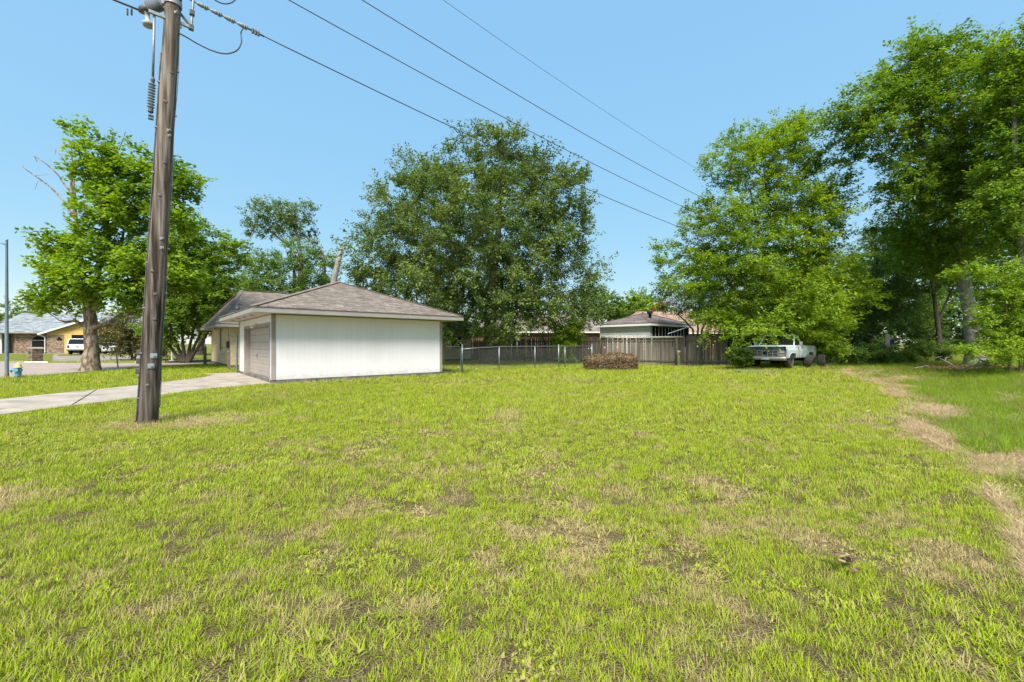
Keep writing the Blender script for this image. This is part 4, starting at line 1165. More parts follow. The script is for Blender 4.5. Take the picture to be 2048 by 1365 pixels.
# side gate of chain link standing between garage and house
def chain_panel(mb, p, q, z0, z1, sp=.075, r=.0032, zq0=None, zq1=None):
    p, q = np.array(p, float), np.array(q, float); L = np.linalg.norm(q - p); d = (q - p) / L; H = z1 - z0
    n = int((L + H) / sp)
    for s in (0, 1):
        for i in range(n):
            a = i * sp - (H if s == 0 else 0)
            u0, w0, u1, w1 = a, 0, a + H, H
            if s: u0, u1 = a, a - H
            def cl(u0, w0, u1, w1):
                if u0 > u1: u0, w0, u1, w1 = u1, w1, u0, w0
                if u1 <= 0 or u0 >= L: return None
                if u0 < 0: w0 += (w1 - w0) * (0 - u0) / (u1 - u0); u0 = 0
                if u1 > L: w1 = w0 + (w1 - w0) * (L - u0) / (u1 - u0); u1 = L
                return u0, w0, u1, w1
            c = cl(u0, w0, u1, w1)
            if c is None: continue
            u0, w0, u1, w1 = c
            if abs(u1 - u0) < .01: continue
            P = lambda u, w_: (p[0] + d[0] * u, p[1] + d[1] * u, z0 + w_)
            mb.tube([P(u0, w0), P(u1, w1)], r, 3, cap=False)
m_wire = mat('chain_wire', (0.38, 0.39, 0.39), (0.28, 0.29, 0.29), scale=10, rough=.5, metal=.6)
sgp0 = gA + D2 * .25 - D1 * .1; sgp1 = H0 + D1 * .3 - D2 * .4
sgt = empty('side_gate', (sgp0[0], sgp0[1], 0), math.atan2(*(sgp1 - sgp0)[::-1]), label='tall chain-link side gate between the garage and the cream brick house', cat='gate')
Lg = float(np.linalg.norm(sgp1 - sgp0))
for u in (0.1, Lg * .35, Lg - .25):
    q = MB(); q.tube([(u, 0, -.05), (u, 0, 1.95)], .038, 8); q.lathe([(.045, 1.95), (.03, 2.0), (.0, 2.02)], 8, Matrix.Translation((u, 0, 0))); q.build('post', m_metal, sgt)
q = MB(); q.tube([(0.1, 0, 1.82), (Lg - .25, 0, 1.82)], .022, 8); q.build('top_rail', m_metal, sgt)
q = MB(); chain_panel(q, (.1, 0), (Lg - .25, 0), .06, 1.85); q.build('chain_mesh', m_wire, sgt, kind='stuff')
pb = foot(457.5, 24.2); q = MB(); q.box(-.07, .07, -.07, .07, -.1, 1.0); q.lathe([(.03, 1.0), (.03, 1.03), (.09, 1.04), (.07, 1.1)], 8)
o = q.build('short_post', mat('old_wood_dark', (0.13, 0.10, 0.075), (0.20, 0.16, 0.13), scale=12, rough=.95, stretch=(1, 1, .2)), None, label='short dark wooden post in front of the side gate', cat='post'); o.location = pb; o.rotation_euler = (0, 0, ROT)

# ---------------------------------------------------------------- street house on the left (grey roof, brick, yellow gable)
YB = 55.0; zb = float(gh(-60, YB))
lh = empty('brick_house', (-66.0, YB, zb), label='mottled brown brick house with grey roof and yellow gable across the street', cat='house'); lh.rotation_euler = (0, 0, R(20))
BH = 2.75; XA, XC, XE = 0.0, 5.15, 14.2
q = MB(); q.box(1.2, XC, .02, 9, 0, BH); q.box(XC, XE, -1.48, 9, 0, BH); q.build('wall', m_mortar2, lh)
q = MB()
ain = lambda u, z: not (4.15 - 1.2 - .0 < u < 5.3 and z < 1.75 + .55 * math.sqrt(max(0, 1 - ((u - 3.55) / .75) ** 2)) and abs(u - 3.55) < .75)
bricks(q, (1.2, 0.02, 0), (1, 0, 0), (0, 0, 1), (0, -1, 0), XC - 1.2, BH, bl=.22, bh=.075, seed=41, inside=lambda u, z: not (abs(u - 2.45) < .72 and z < 1.75 + .5 * math.sqrt(max(0, 1 - ((u - 2.45) / .72) ** 2))))
bricks(q, (XC, -1.48, 0), (1, 0, 0), (0, 0, 1), (0, -1, 0), 1.8, 2.45, bl=.22, bh=.075, seed=42)
bricks(q, (XC, 0.0, 0), (0, -1, 0), (0, 0, 1), (-1, 0, 0), 1.48, 2.45, bl=.22, bh=.075, seed=43)
q.build('brick_facing', m_brick, lh, kind='stuff')
dr = empty('entry_door', (3.65, .0, 0)); dr.parent = lh
q = MB(); N_ = 14; prof = [(-.72, 0)] + [(-.72 * math.cos(math.pi * i / N_), 1.75 + .5 * math.sin(math.pi * i / N_)) for i in range(N_ + 1)] + [(.72, 0)]
q.prism(prof, -.012, .012, Matrix.Rotation(R(90), 4, 'X')); q.build('screen', m_dark, dr)
q = MB(); q.box(-.7, .7, -.04, -.013, 1.68, 1.74); q.build('crossbar', mat('grey_bar', (.35, .36, .37), rough=.6), dr)
for i in range(4):
    q = MB(); q.box(-.7 + .35 * i, -.69 + .35 * i, -.03, -.013, 0, 1.68); q.build('screen_bar', m_dark, dr)
q = MB(); q.box(.35, .75, -.2, .2, 0, BH - .1); q.build('porch_post', mat('porch_post', (0.16, 0.11, 0.09), rough=.8), lh)
q = MB(); q.box(-.2, .02, -.1, .1, 0, BH - .2); q.build('white_post', m_white_trim, lh)
q = MB(); q.box(-.8, 1.2, .3, .5, 0, BH); q.build('porch_wall', m_brick, lh)
m_yel = mat('yellow_siding', (0.60, 0.42, 0.13), (0.54, 0.37, 0.11), scale=2, rough=.7, attr=.1)
# gable over the garage: lap boards cut to the slope
gx0, gxm, gz0, gzm = 5.0, 9.9, 2.70, 4.73
i = 0; z = 2.45
while z < gzm - .25:
    f = (z + .1 - gz0) / (gzm - gz0); half = (gxm - gx0) * (1 - max(f, 0))
    xa_ = max(gxm - half, XC); xb_ = gxm + half
    q = MB(); q.add([(xa_, -1.50, z), (xb_, -1.50, z), (xb_, -1.485, z + .2), (xa_, -1.485, z + .2), (xa_, -1.52, z), (xb_, -1.52, z)], [(4, 5, 2, 3), (0, 1, 5, 4), (0, 4, 3), (1, 2, 5)], random.random())
    q.build('lap_board', m_yel, lh); z += .185
for (x0, x1) in ((6.96, 7.7), (12.6, 13.4)):
    q = MB(); q.box(x0, x1, -1.51, -1.48, 0, 2.45); q.build('door_trim', m_yel, lh)
q = MB(); q.box(7.7, 12.6, -1.50, -1.482, 0, 2.1); q.build('garage_opening', m_dark, lh)
q = MB(); q.box(7.7, 12.6, -1.515, -1.482, 2.1, 2.45); q.build('door_header', m_dark, lh)
def gable_face(nm, A, B, C, D, m, s):
    q = MB(); roof_face(q, A, B, C, D, .2, .5, seed=s)
    return q
rl = MB(); zr = 5.5
rl.add([(-1.2, -.7, BH), (17, -.7, BH), (17, 9.6, BH), (-1.2, 9.6, BH), (-.4, 4.2, zr), (14, 4.2, zr)], [(0, 1, 5, 4), (1, 2, 5), (2, 3, 4, 5), (3, 0, 4), (3, 2, 1, 0)])
# garage gable roof slopes
rl.add([(gx0 - .4, -2.0, gz0 - .17), (gxm, -2.0, gzm), (gxm, 4.4, gzm), (gx0 - .4, 2.0, gz0 - .17)], [(0, 1, 2, 3)])
rl.add([(2 * gxm - gx0 + .4, -2.0, gz0 - .17), (gxm, -2.0, gzm), (gxm, 4.4, gzm), (2 * gxm - gx0 + .4, 2.0, gz0 - .17)], [(3, 2, 1, 0)])
rr = rl.build('roof', m_shingle_grey, lh)
q = MB()
roof_face(q, (-1.2, -.7, BH + .02), (17, -.7, BH + .02), (14, 4.2, zr + .02), (-.4, 4.2, zr + .02), .2, .55, seed=51)
roof_face(q, (-1.2, 9.6, BH + .02), (-1.2, -.7, BH + .02), (-.4, 4.2, zr + .02), (-.4, 4.2, zr + .02), .2, .55, seed=52)
roof_face(q, (gx0 - .4, 2.2, gz0 - .15), (gx0 - .4, -2.0, gz0 - .15), (gxm, -2.0, gzm + .02), (gxm, 4.4, gzm + .02), .2, .55, seed=53)
q.build('shingles', m_shingle_grey, rr, kind='stuff')
m_guttr = mat('pale_gutter', (0.68, 0.72, 0.73), (0.58, 0.62, 0.63), scale=3, rough=.5)
q = MB(); q.bar((gx0 - .45, -2.02, gz0 - .24), (gxm, -2.02, gzm - .06), .05, .2); q.bar((gxm, -2.02, gzm - .06), (2 * gxm - gx0 + .4, -2.02, gz0 - .24), .05, .2); q.build('rake_board', m_guttr, lh)
q = MB(); q.box(-1.2, 4.9, -.74, -.66, BH - .14, BH + .01); q.build('fascia', m_taupe, lh)
q = MB(); q.tube([(gx0 - .3, -1.95, gz0 - .3), (XC - .15, -1.62, 2.15), (XC - .1, -1.58, 2.0), (XC - .1, -1.58, .1)], .06, 6); q.build('downspout', m_guttr, lh)
q = MB(); q.box(6.2, 6.7, -1.58, -1.49, 1.75, 1.95); q.box(6.38, 6.52, -1.62, -1.50, 1.95, 2.15); q.build('wall_lantern', m_dark, lh)

# ---------------------------------------------------------------- shed beyond the back fence and houses behind it
S0 = np.array([11.7, 36.2]); sz = 3.05
sh_ = empty('white_shed', (S0[0], S0[1], 0), ROT, label='white lap-sided outbuilding with brown hip roof and turbine vent behind the fence', cat='shed')
q = MB(); q.box(.03, 7.0, .03, 5.2, -.05, sz); q.build('wall', m_white_trim, sh_)
z = .05; i = 0
m_lap = mat('lap_white', (0.72, 0.73, 0.73), (0.64, 0.66, 0.66), scale=2, rough=.7, attr=.06)
while z < sz - .05:
    q = MB(); q.add([(.03, 5.2, z), (.03, .03, z), (.025, .03, z + .3), (.025, 5.2, z + .3), (.0, 5.2, z), (.0, .03, z)], [(4, 5, 2, 3), (0, 1, 5, 4)], random.random()); q.build('lap_board', m_lap, sh_); z += .285
for k in range(11):
    q = MB(); q.box(.35 + k * .55, .43 + k * .55, -.02, .03, 1.2, sz - .12); q.build('stud', m_white_trim, sh_)
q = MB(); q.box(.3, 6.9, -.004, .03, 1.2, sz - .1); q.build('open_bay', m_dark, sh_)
q = MB(); q.box(.3, 6.9, -.03, .028, sz - .1, sz - .02); q.build('head_plate', mat('raw_wood', (0.30, 0.17, 0.09), rough=.9), sh_)
q = MB(); q.box(-.02, .3, -.025, .03, -.05, sz); q.build('corner_board', m_white_trim, sh_)
rf = hip_roof(sh_, -.4, 7.4, -.4, 5.6, sz + .22, 4.35, (3.0, 2.6, 4.4, 2.6), m_shingle_old, m_lap, m_white_trim, over_fascia=.2, seed=61, exp=.2, tab=.5)
q = MB(); q.lathe([(.13, 0), (.14, .32), (.2, .36), (.25, .46), (.25, .60), (.2, .70), (.08, .76)], 18, Matrix.Translation((2.1, 1.2, 3.85)) @ Matrix.Rotation(R(-8), 4, 'Y'))
tv = q.build('turbine_vent', mat('vent_black', (0.035, 0.032, 0.03), (0.06, 0.055, 0.05), scale=8, rough=.5, metal=.4), sh_, smooth=True)
q = MB()
for k in range(18):
    an = 2 * math.pi * k / 18; q.bar((2.1 + .25 * math.cos(an), 1.2 + .25 * math.sin(an), 4.21), (2.1 + .26 * math.cos(an + .25), 1.2 + .26 * math.sin(an + .25), 4.54), .012, .04)
q.build('vane_ring', mat('vane', (.09, .085, .08), rough=.4, metal=.5), tv)
q = MB(); q.lathe([(.1, 0), (.1, .12), (.04, .16)], 10, Matrix.Translation((3.3, 2.7, 4.33))); q.build('vent_cap', m_dark, sh_)

def simple_house(name, label, loc, rz, Lx, Ly, zw, zr, m_w, m_r, m_f, seed, ridge=None):
    h = empty(name, loc, rz, label=label, cat='house')
    q = MB(); q.box(.02, Lx, .02, Ly, -.2, zw + .1); q.build('wall', m_mortar2, h)
    q = MB(); bricks(q, (0, .02, 0), (1, 0, 0), (0, 0, 1), (0, -1, 0), Lx, zw, bl=.42, bh=.15, seed=seed); q.build('brick_facing', m_w, h, kind='stuff')
    hip_roof(h, -.5, Lx + .5, -.5, Ly + .5, zw + .22, zr, ridge or (Ly / 2, Ly / 2, Lx - Ly / 2, Ly / 2), m_r, m_f, m_f, seed=seed + 3, exp=.22, tab=.6)
    for xw in (Lx * .3, Lx * .62):
        wq = empty('window', (xw, 0, 1.4)); wq.parent = h
        q = MB(); q.box(0, 1.0, -.03, .0, 0, 1.1); q.build('pane', m_glass, wq)
        q = MB()
        for bx in ((-.06, 0, -.06, 1.16), (1.0, 1.06, -.06, 1.16), (0, 1.0, -.06, 0), (0, 1, 1.1, 1.16)): q.box(bx[0], bx[1], -.05, .0, bx[2], bx[3])
        q.build('frame', m_white_trim, wq)
    return h
simple_house('rear_house', 'red-brown brick house with white eave mostly hidden behind the oak', (-6.0, 49.0, 0), R(4), 18.5, 9, 2.75, 5.2, m_redbrick, m_shingle, m_white_trim, 71)
simple_house('tan_roof_house', 'house with tan-orange roof behind the white shed', (12.8, 53, 0), R(-4), 19, 10, 2.7, 5.9, m_redbrick, m_shingle_tan, m_white_trim, 81, ridge=(4.0, 5, 14.5, 5))
simple_house('street_far_house', 'pale house at the end of the street seen under the trees', (-52, 74, .3), R(8), 14, 8, 2.6, 4.4, mat('pale_brick', (.4, .36, .3), rough=.9, attr=.3), m_shingle_old, m_white_trim, 91)

# ================================================================== UTILITY POLE AND WIRES
PY = 8.1; PB = np.array([gx(295, PY), PY, 0.0]); PB[2] = float(gh(PB[0], PB[1]))
LEAN = 0.061
def axis_at(z): return np.array([LEAN * z, 0.0, z])
def prad(z): return .158 - .0045 * z
m_pole = mat('pole_wood', (0.085, 0.066, 0.053), (0.25, 0.215, 0.185), scale=17, rough=.95, bump=1.0, bscale=22, stretch=(1, 1, .06), c3=(0.035, 0.026, 0.02), scale3=9, lo3=.54, hi3=.64, detail=9, lo=.38, hi=.64)
age_by_height(m_pole, 0.0, 3.2, 0.5)
pole = empty('utility_pole', tuple(PB), label='tall weathered wooden utility pole leaning slightly beside the driveway', cat='utility pole')
g = np.random.default_rng(3)
rows = 70; nk = 28; zz = np.linspace(-.15, 12.2, rows)
ph = g.uniform(0, 6.28, 6)
Pg = []
for z in zz:
    c = axis_at(z); r = prad(max(z, 0)) * (1.03 if z < .2 else 1)
    row = []
    for k in range(nk + 1):
        an = 2 * math.pi * (k % nk) / nk
        # ridged cross-section: checks and flats that wander up the pole
        rr = r * (1 + .012 * math.sin(3 * an + .35 * z + ph[0]) + .010 * math.sin(7 * an - .5 * z + ph[1]) + .007 * math.sin(13 * an + .9 * z + ph[2]))
        ck = math.exp(-((an - 4.3 - .12 * math.sin(.8 * z)) / .05) ** 2); rr -= .018 * ck
        row.append((c[0] + rr * math.cos(an), c[1] + rr * math.sin(an), z))
    Pg.append(row)
q = MB(); q.grid(Pg, flip=True); q.build('shaft', m_pole, pole, smooth=True)
TOC = np.array([.65, -.76, 0.0]); SIDE = np.array([.76, .65, 0.0])     # towards the camera / to its right
def onpole(z, s=0.0, out=0.0):
    """point on the camera side of the pole at height z, s metres to the right"""
    c = axis_at(z); r = prad(z)
    f = math.sqrt(max(r * r - s * s, 0))
    return c + TOC * (f + out) + SIDE * s
def zof(py): return CH - (py - HOR) / FPX * PY - PB[2]
m_steel = mat('old_steel', (0.34, 0.36, 0.38), (0.22, 0.23, 0.24), scale=14, rough=.55, metal=.5)
m_steel_d = mat('dark_steel', (0.14, 0.14, 0.145), (0.09, 0.09, 0.09), scale=14, rough=.6, metal=.4)
m_poly = mat('insulator_polymer', (0.27, 0.32, 0.36), (0.21, 0.25, 0.28), scale=6, rough=.5)
m_plate = mat('steel_plate', (0.36, 0.42, 0.46), (0.27, 0.32, 0.35), scale=9, rough=.5, metal=.4)
TM = Matrix(((SIDE[0], TOC[0], 0, 0), (SIDE[1], TOC[1], 0, 0), (0, 0, 1, 0), (0, 0, 0, 1)))
for py, s in ((712, .03), (732, -.0), (265, .05), (275, .06), (480, .04), (498, .05), (30, .05)):
    z = zof(py); c = onpole(z, s)
    q = MB(); M_ = Matrix.Translation(Vector(c)) @ TM
    big = py in (712, 732)
    w2 = .05 if big else .03
    q.box(-w2, w2, -.03, .012, -w2 * .9, w2 * .9, M_); pl = q.build('square_washer', m_plate if big else m_steel, pole, bevel=.004)
    q = MB(); q.lathe([(.022, .0), (.022, .02), (.012, .021), (.012, .06)], 8, M_ @ Matrix.Rotation(R(-90), 4, 'X') @ Matrix.Translation((.01, 0, .012))); q.build('bolt', m_steel, pl)
for py, s in ((590, -.0), (330, .02), (545, -.06), (640, .01), (770, -.03), (150, .03), (395, -.02), (210, -.02)):
    c = onpole(zof(py), s, -.012); q = MB(); q.lathe([(.03, -.004), (.035, .008), (.018, .02)], 9, Matrix.Translation(Vector(c)) @ TM @ Matrix.Rotation(R(-90), 4, 'X')); q.build('knot', m_steel_d, pole)
# ground wire, conduit and cable stapled down both flanks
for s, r, z0, z1, m in ((-.99, .012, .0, 7.0, m_steel_d), (.985, .007, .3, 8.6, m_steel)):
    pts = []
    for z in np.linspace(z0, z1, 26):
        rr = prad(z) + r * .6; pts.append(axis_at(z) + SIDE * rr * s + TOC * .03 + SIDE * (.010 * math.sin(z * 3.1) if s > 0 else 0))
    q = MB(); q.tube(pts, r, 6); cb = q.build('cable', m, pole, smooth=True)
    for z in np.arange(z0 + .5, z1, .85):
        q = MB(); c = axis_at(z) + SIDE * (prad(z) + r) * s + TOC * .03; q.box(-.02, .02, -.02, .02, -.012, .012, Matrix.Translation(Vector(c)) @ TM); q.build('staple', m_steel, cb)
for z in (zof(742), zof(722), zof(705)):
    c = axis_at(z) - SIDE * (prad(z) + .03); q = MB(); q.box(-.035, .03, -.03, .04, -.05, .05, Matrix.Translation(Vector(c)) @ TM); q.build('ground_clamp', m_steel_d, pole, bevel=.006)
def shed_stack(n, r0, r1, L):
    prof = [(r0, 0)]
    for i in range(n):
        a = L * i / n; st = L / n
        prof += [(r0, a + st * .1), (r1, a + st * .42), (r1, a + st * .55), (r0, a + st * .8)]
    return prof + [(r0, L)]
def along(p, d):
    d = Vector(d).normalized(); return Matrix.Translation(Vector(p)) @ d.to_track_quat('Z', 'Y').to_matrix().to_4x4()
# hanging arrester on a strap down the left flank
zt, zb_ = zof(172), zof(232)
xl = lambda z: axis_at(z) - SIDE * (prad(z) + .075)
q = MB(); q.tube([xl(zof(42)) - SIDE * .06, xl(zof(168)) - SIDE * .02], .02, 8); rod = q.build('hanger_rod', m_steel, pole, smooth=True)
q = MB(); q.lathe(shed_stack(9, .030, .058, zt - zb_ - .1), 16, along(xl(zb_) - SIDE * .02 + np.array([0, 0, .06]), (0.06, 0, 1))); ar = q.build('arrester', m_poly, pole, smooth=False)
q = MB(); q.lathe([(.02, 0), (.045, .02), (.04, .08), (.02, .1)], 12, along(xl(zb_ - .03) - SIDE * .02, (.06, 0, 1))); q.lathe([(.03, 0), (.035, .05), (.02, .09)], 12, along(xl(zt - .02) - SIDE * .02, (.06, 0, 1))); q.build('end_fitting', m_steel_d, ar)
q = MB(); q.bar(xl(zof(168)) - SIDE * .02, xl(zof(185)) - SIDE * .02, .05, .03); q.build('clevis', m_steel_d, ar)
for a in (zof(240), zof(246)):
    q = MB(); q.box(-.05, .03, -.03, .03, -.012, .012, Matrix.Translation(Vector(xl(a) - SIDE * .0)) @ TM); q.build('bolt', m_steel_d, ar)
# band and cross brackets near the top of the frame
zb2 = zof(8)
q = MB(); q.lathe([(prad(zb2) + .004, -.05), (prad(zb2) + .016, -.05), (prad(zb2) + .016, .05), (prad(zb2) + .004, .05)], 28, Matrix.Translation(Vector(axis_at(zb2)))); q.build('pole_band', m_steel, pole)
zc = zof(42)
q = MB(); q.bar(axis_at(zc) - SIDE * .34 + TOC * .02, axis_at(zc) + SIDE * .30 + TOC * .02, .05, .06); br = q.build('cross_bracket', m_steel, pole, bevel=.006)
q = MB(); q.bar(axis_at(zof(20)) + SIDE * .1, axis_at(zc) + SIDE * .30 + TOC * .02, .03, .04); q.build('brace', m_steel_d, br)
q = MB(); q.tube([axis_at(zc) + SIDE * .29 + TOC * .02, axis_at(zof(-40)) + SIDE * .30 + TOC * .02], .022, 8); q.build('riser_rod', m_steel, br)
for e in (zof(42), zof(12)):
    q = MB(); q.box(-.04, .04, -.04, .04, -.05, .05, Matrix.Translation(Vector(axis_at(e) + SIDE * .29 + TOC * .02)) @ TM); q.build('clamp', m_steel_d, br, bevel=.01)
# big horizontal post insulator on the left carrying the incoming line
zi = zof(5)
LEFT = np.array([-1.0, .05, 0])
ia = axis_at(zi) + LEFT * .10; idir = np.array([-.95, .05, -.30])
q = MB(); q.lathe(shed_stack(8, .06, .115, .30), 20, along(ia + LEFT * .10, idir)); q.build('post_insulator', m_poly, pole)
q = MB(); q.lathe([(.06, 0), (.085, .03), (.075, .14), (.03, .2)], 16, along(ia + LEFT * .10 + idir * .30, idir)); q.build('insulator_cap', m_steel_d, pole, smooth=True)
q = MB(); q.bar(axis_at(zi), ia + LEFT * .12, .09, .10); q.bar(axis_at(zi - .16) + LEFT * .1, ia + LEFT * .12, .03, .05); q.build('insulator_base', m_steel, pole, bevel=.006)
tip = ia + LEFT * .10 + idir * .46
q = MB(); q.lathe([(.03, 0), (.05, .01), (.05, .05), (.038, .06), (.038, .20), (.045, .20), (.045, .21), (.085, .22), (.095, .25), (.085, .29), (.04, .30)], 16, along(tip + np.array([.10, .0, .0]), (.10, .05, -1))); q.build('fault_indicator', mat('grey_plastic', (.40, .41, .40), (.30, .31, .31), scale=5, rough=.6), pole, smooth=True)
for kx in (-.14, -.22):
    q = MB(); q.tube([tip + np.array([kx, -.05, .0]), tip + np.array([kx, -.05, -.12])], .016, 6); q.build('clamp_bolt', m_steel_d, pole)

m_cable = mat('cable_black', (0.05, 0.05, 0.052), (0.08, 0.08, 0.08), rough=.6)
def wire(name, label, z0, span, sag, r, start=0.0, group='power lines strung from the pole to the right', dz=0.0, n=48):
    e = empty(name, tuple(PB + axis_at(z0)), label=label, cat='wire', group=group)
    pts = []
    for t in np.linspace(start / span, 1, n):
        pts.append((D1[0] * span * t, D1[1] * span * t, dz * t - 4 * sag * t * (1 - t)))
    q = MB(); q.tube(pts, r, 6); q.build('conductor', m_cable, e, smooth=True)
    return e, pts
zw1 = zof(-16)
w1, p1 = wire('power_line', 'lowest power line running right from the pole, with a row of grey insulators', zw1, 45, 1.05, .012, start=1.35)
d0 = Vector(p1[0]) / 4.0
for k in range(4):
    q = MB(); a = Vector((D1[0], D1[1], -.09)) * (.34 + .225 * k); q.lathe([(.012, 0), (.03, .03), (.042, .10), (.03, .13), (.05, .135), (.05, .15), (.028, .155), (.048, .16), (.048, .175), (.02, .2), (.012, .23)], 12, along(a, (D1[0], D1[1], -.09)))
    q.build('insulator', m_poly if k % 2 else mat('insulator_grey', (.30, .32, .30), rough=.5), w1, smooth=False)
q = MB(); q.tube([(0, 0, 0), Vector((D1[0], D1[1], -.09)) * .36], .012, 6); q.build('dead_end_link', m_steel_d, w1)
q = MB(); q.tube([Vector((D1[0], D1[1], -.09)) * 1.2, Vector(p1[0]) * 1.12], .02, 6)
for k in range(3): q.box(-.02, .02, -.02, .02, -.045, .045, Matrix.Translation(Vector((D1[0], D1[1], -.095)) * (1.3 + .05 * k)))
q.build('line_clamp', m_steel_d, w1)
wire('power_line', 'second power line up, crossing in front of the oak crown', zof(-125), 45, 1.05, .011)
wire('power_line', 'third power line up, passing right of the oak crown', zof(-229), 45, 1.15, .011)
wire('power_line', 'thin topmost wire high on the right', zof(-374), 45, 1.25, .006)
# jumper loops
def cable3(name, label, pxs, r, Y0, Y1):
    n = len(pxs); P = [at(a, b, Y0 + (Y1 - Y0) * i / (n - 1)) for i, (a, b) in enumerate(pxs)]
    # smooth through the points (Catmull-Rom)
    out = []
    for i in range(n - 1):
        p0, p1_, p2, p3 = P[max(i - 1, 0)], P[i], P[i + 1], P[min(i + 2, n - 1)]
        for t in np.linspace(0, 1, 7)[:-1] if i < n - 2 else np.linspace(0, 1, 7):
            out.append(.5 * ((2 * p1_) + (-p0 + p2) * t + (2 * p0 - 5 * p1_ + 4 * p2 - p3) * t * t + (-p0 + 3 * p1_ - 3 * p2 + p3) * t ** 3))
    q = MB(); o0 = out[0]; q.tube([p - o0 for p in out], r, 7)
    o = q.build(name, m_cable, None, smooth=True, label=label, cat='cable'); o.location = o0
    return o
yj = PY + 1.38 * D1[1]
cable3('jumper_cable', 'black jumper loop hanging between the pole and the lowest power line', [(488, 54), (482, 66), (483, 84), (474, 101), (452, 108), (425, 102), (395, 88), (375, 76), (356, 66)], .013, yj, PY)
cable3('jumper_cable', 'short cable loop dipping into the top of the frame right of the pole', [(405, -40), (420, -10), (436, 4), (455, 8), (472, -2), (490, -40)], .012, PY + .3, PY + .9)
tipw = PB + tip
q = MB(); q.tube([(0, 0, 0)] + [tuple(np.array([-D1[0] * s, -D1[1] * s, .02 * s - .0004 * s * s])) for s in (.5, 2, 4, 6)], [.02, .016, .012, .012, .012], 6)
o = q.build('power_line', m_cable, None, label='thick line leaving the big ribbed insulator to the upper left', cat='wire'); o.location = tipw

# ================================================================== STREET FURNITURE, LEFT
LP = foot(13.5, 18.7); LP[0] += .0
lamp = empty('street_lamp', tuple(LP), label='blue-grey tapered steel lamp post at the left picture edge', cat='street lamp')
m_lamp = mat('lamp_paint', (0.20, 0.27, 0.32), (0.16, 0.22, 0.27), scale=4, rough=.45, metal=.2)
q = MB(); q.lathe([(.07, -.1), (.07, .0), (.069, .05), (.042, 6.05), (.046, 6.06), (.046, 6.12)], 18); q.build('post', m_lamp, lamp, smooth=True)
q = MB(); q.lathe([(.074, -.02), (.074, .2), (.07, .22)], 18); q.build('rusty_foot', mat('rust_foot', (.20, .12, .09), (.26, .2, .17), scale=8, rough=.9), lamp)
q = MB(); q.tube([(0, 0, 5.85), (-.4, 0, 6.02), (-1.2, -.1, 6.3), (-2.0, -.15, 6.38)], [.03, .028, .025, .022], 8); arm = q.build('arm', m_lamp, lamp, smooth=True)
q = MB(); q.lathe([(.03, 0), (.08, .06), (.14, .25), (.13, .45), (.04, .55)], 14, along((-1.95, -.15, 6.38), (-1, 0, .02))); q.build('lamp_head', m_lamp, lamp, smooth=True)
HY = foot(36, 18.6)
hyd = empty('fire_hydrant', tuple(HY), R(0), label='blue fire hydrant with pale yellow cap beside the lamp post', cat='hydrant')
m_hb = mat('hydrant_blue', (0.10, 0.27, 0.40), (0.15, 0.33, 0.45), scale=8, rough=.55); m_hy = mat('hydrant_yellow', (0.60, 0.52, 0.20), (0.5, .44, .18), scale=8, rough=.55)
q = MB(); q.lathe([(.145, -.05), (.145, .02), (.15, .03), (.15, .07), (.145, .075)], 20); q.build('foot_flange', mat('hydrant_foot', (.05, .06, .07), rough=.7), hyd)
q = MB(); q.lathe([(.105, .07), (.11, .10), (.105, .42), (.115, .44), (.115, .47)], 20); q.build('barrel', m_hb, hyd, smooth=True)
q = MB(); q.lathe([(.15, .465), (.15, .49), (.115, .50), (.11, .55), (.09, .61), (.05, .65), (.03, .655), (.03, .70), (.0, .70)], 20); q.build('bonnet', m_hy, hyd, smooth=True)
for an, L_, r_ in ((200, .26, .055), (20, .13, .05), (290, .16, .07)):
    q = MB(); q.lathe([(r_, 0), (r_, L_ * .75), (r_ * 1.25, L_ * .76), (r_ * 1.25, L_ * .95), (r_ * .5, L_)], 12, along((0, 0, .36), (math.cos(R(an)), math.sin(R(an)), 0))); nz_ = q.build('nozzle', m_hb, hyd, smooth=False)
q = MB(); q.tube([(-.22, -.06, .34), (-.2, -.06, .2), (-.14, -.04, .15)], .012, 5); q.build('cap_chain', m_hb, hyd)
mbx = foot(71, 33.9); zmb = float(mbx[2])
mail = empty('brick_mailbox', tuple(mbx), R(-20), label='square brown brick mailbox pillar at the far kerb', cat='mailbox')
q = MB(); q.box(-.31, .31, -.31, .31, -.1, 1.12); q.build('core', m_mortar2, mail)
q = MB()
for O, ux, nn in (((-.31, -.31, .0), (1, 0, 0), (0, -1, 0)), ((.31, -.31, .0), (0, 1, 0), (1, 0, 0)), ((-.31, .31, 0), (0, -1, 0), (-1, 0, 0))):
    bricks(q, O, ux, (0, 0, 1), nn, .62, 1.12, bl=.2, bh=.067, seed=5)
q.build('brick_facing', m_brick, mail, kind='stuff')
q = MB(); N_ = 10; q.prism([(-.38 * math.cos(math.pi * i / N_), 1.12 + .14 * math.sin(math.pi * i / N_)) for i in range(N_ + 1)], -.36, .36, Matrix.Rotation(R(90), 4, 'X')); q.build('cap', m_mortar2, mail)
q = MB(); q.box(-.2, .12, -.34, -.312, .72, .95); q.build('mail_door', mat('mail_green', (.03, .07, .06), rough=.4), mail)
q = MB(); q.box(-.12, .12, -.36, -.312, .48, .52); q.build('ledge', m_mortar2, mail)
q = MB(); q.box(-.75, .75, -.25, .25, -.05, .12); q.build('bed_edging', m_brick, mail)
kp = foot(75, 33.05); q = MB(); q.box(-.9, .9, -.015, .015, -.0, .09); o = q.build('kerb_number_plate', m_white_trim, None, label='white painted house number panel on the far kerb by the mailbox', cat='number panel'); o.location = (kp[0], 32.97, .04)

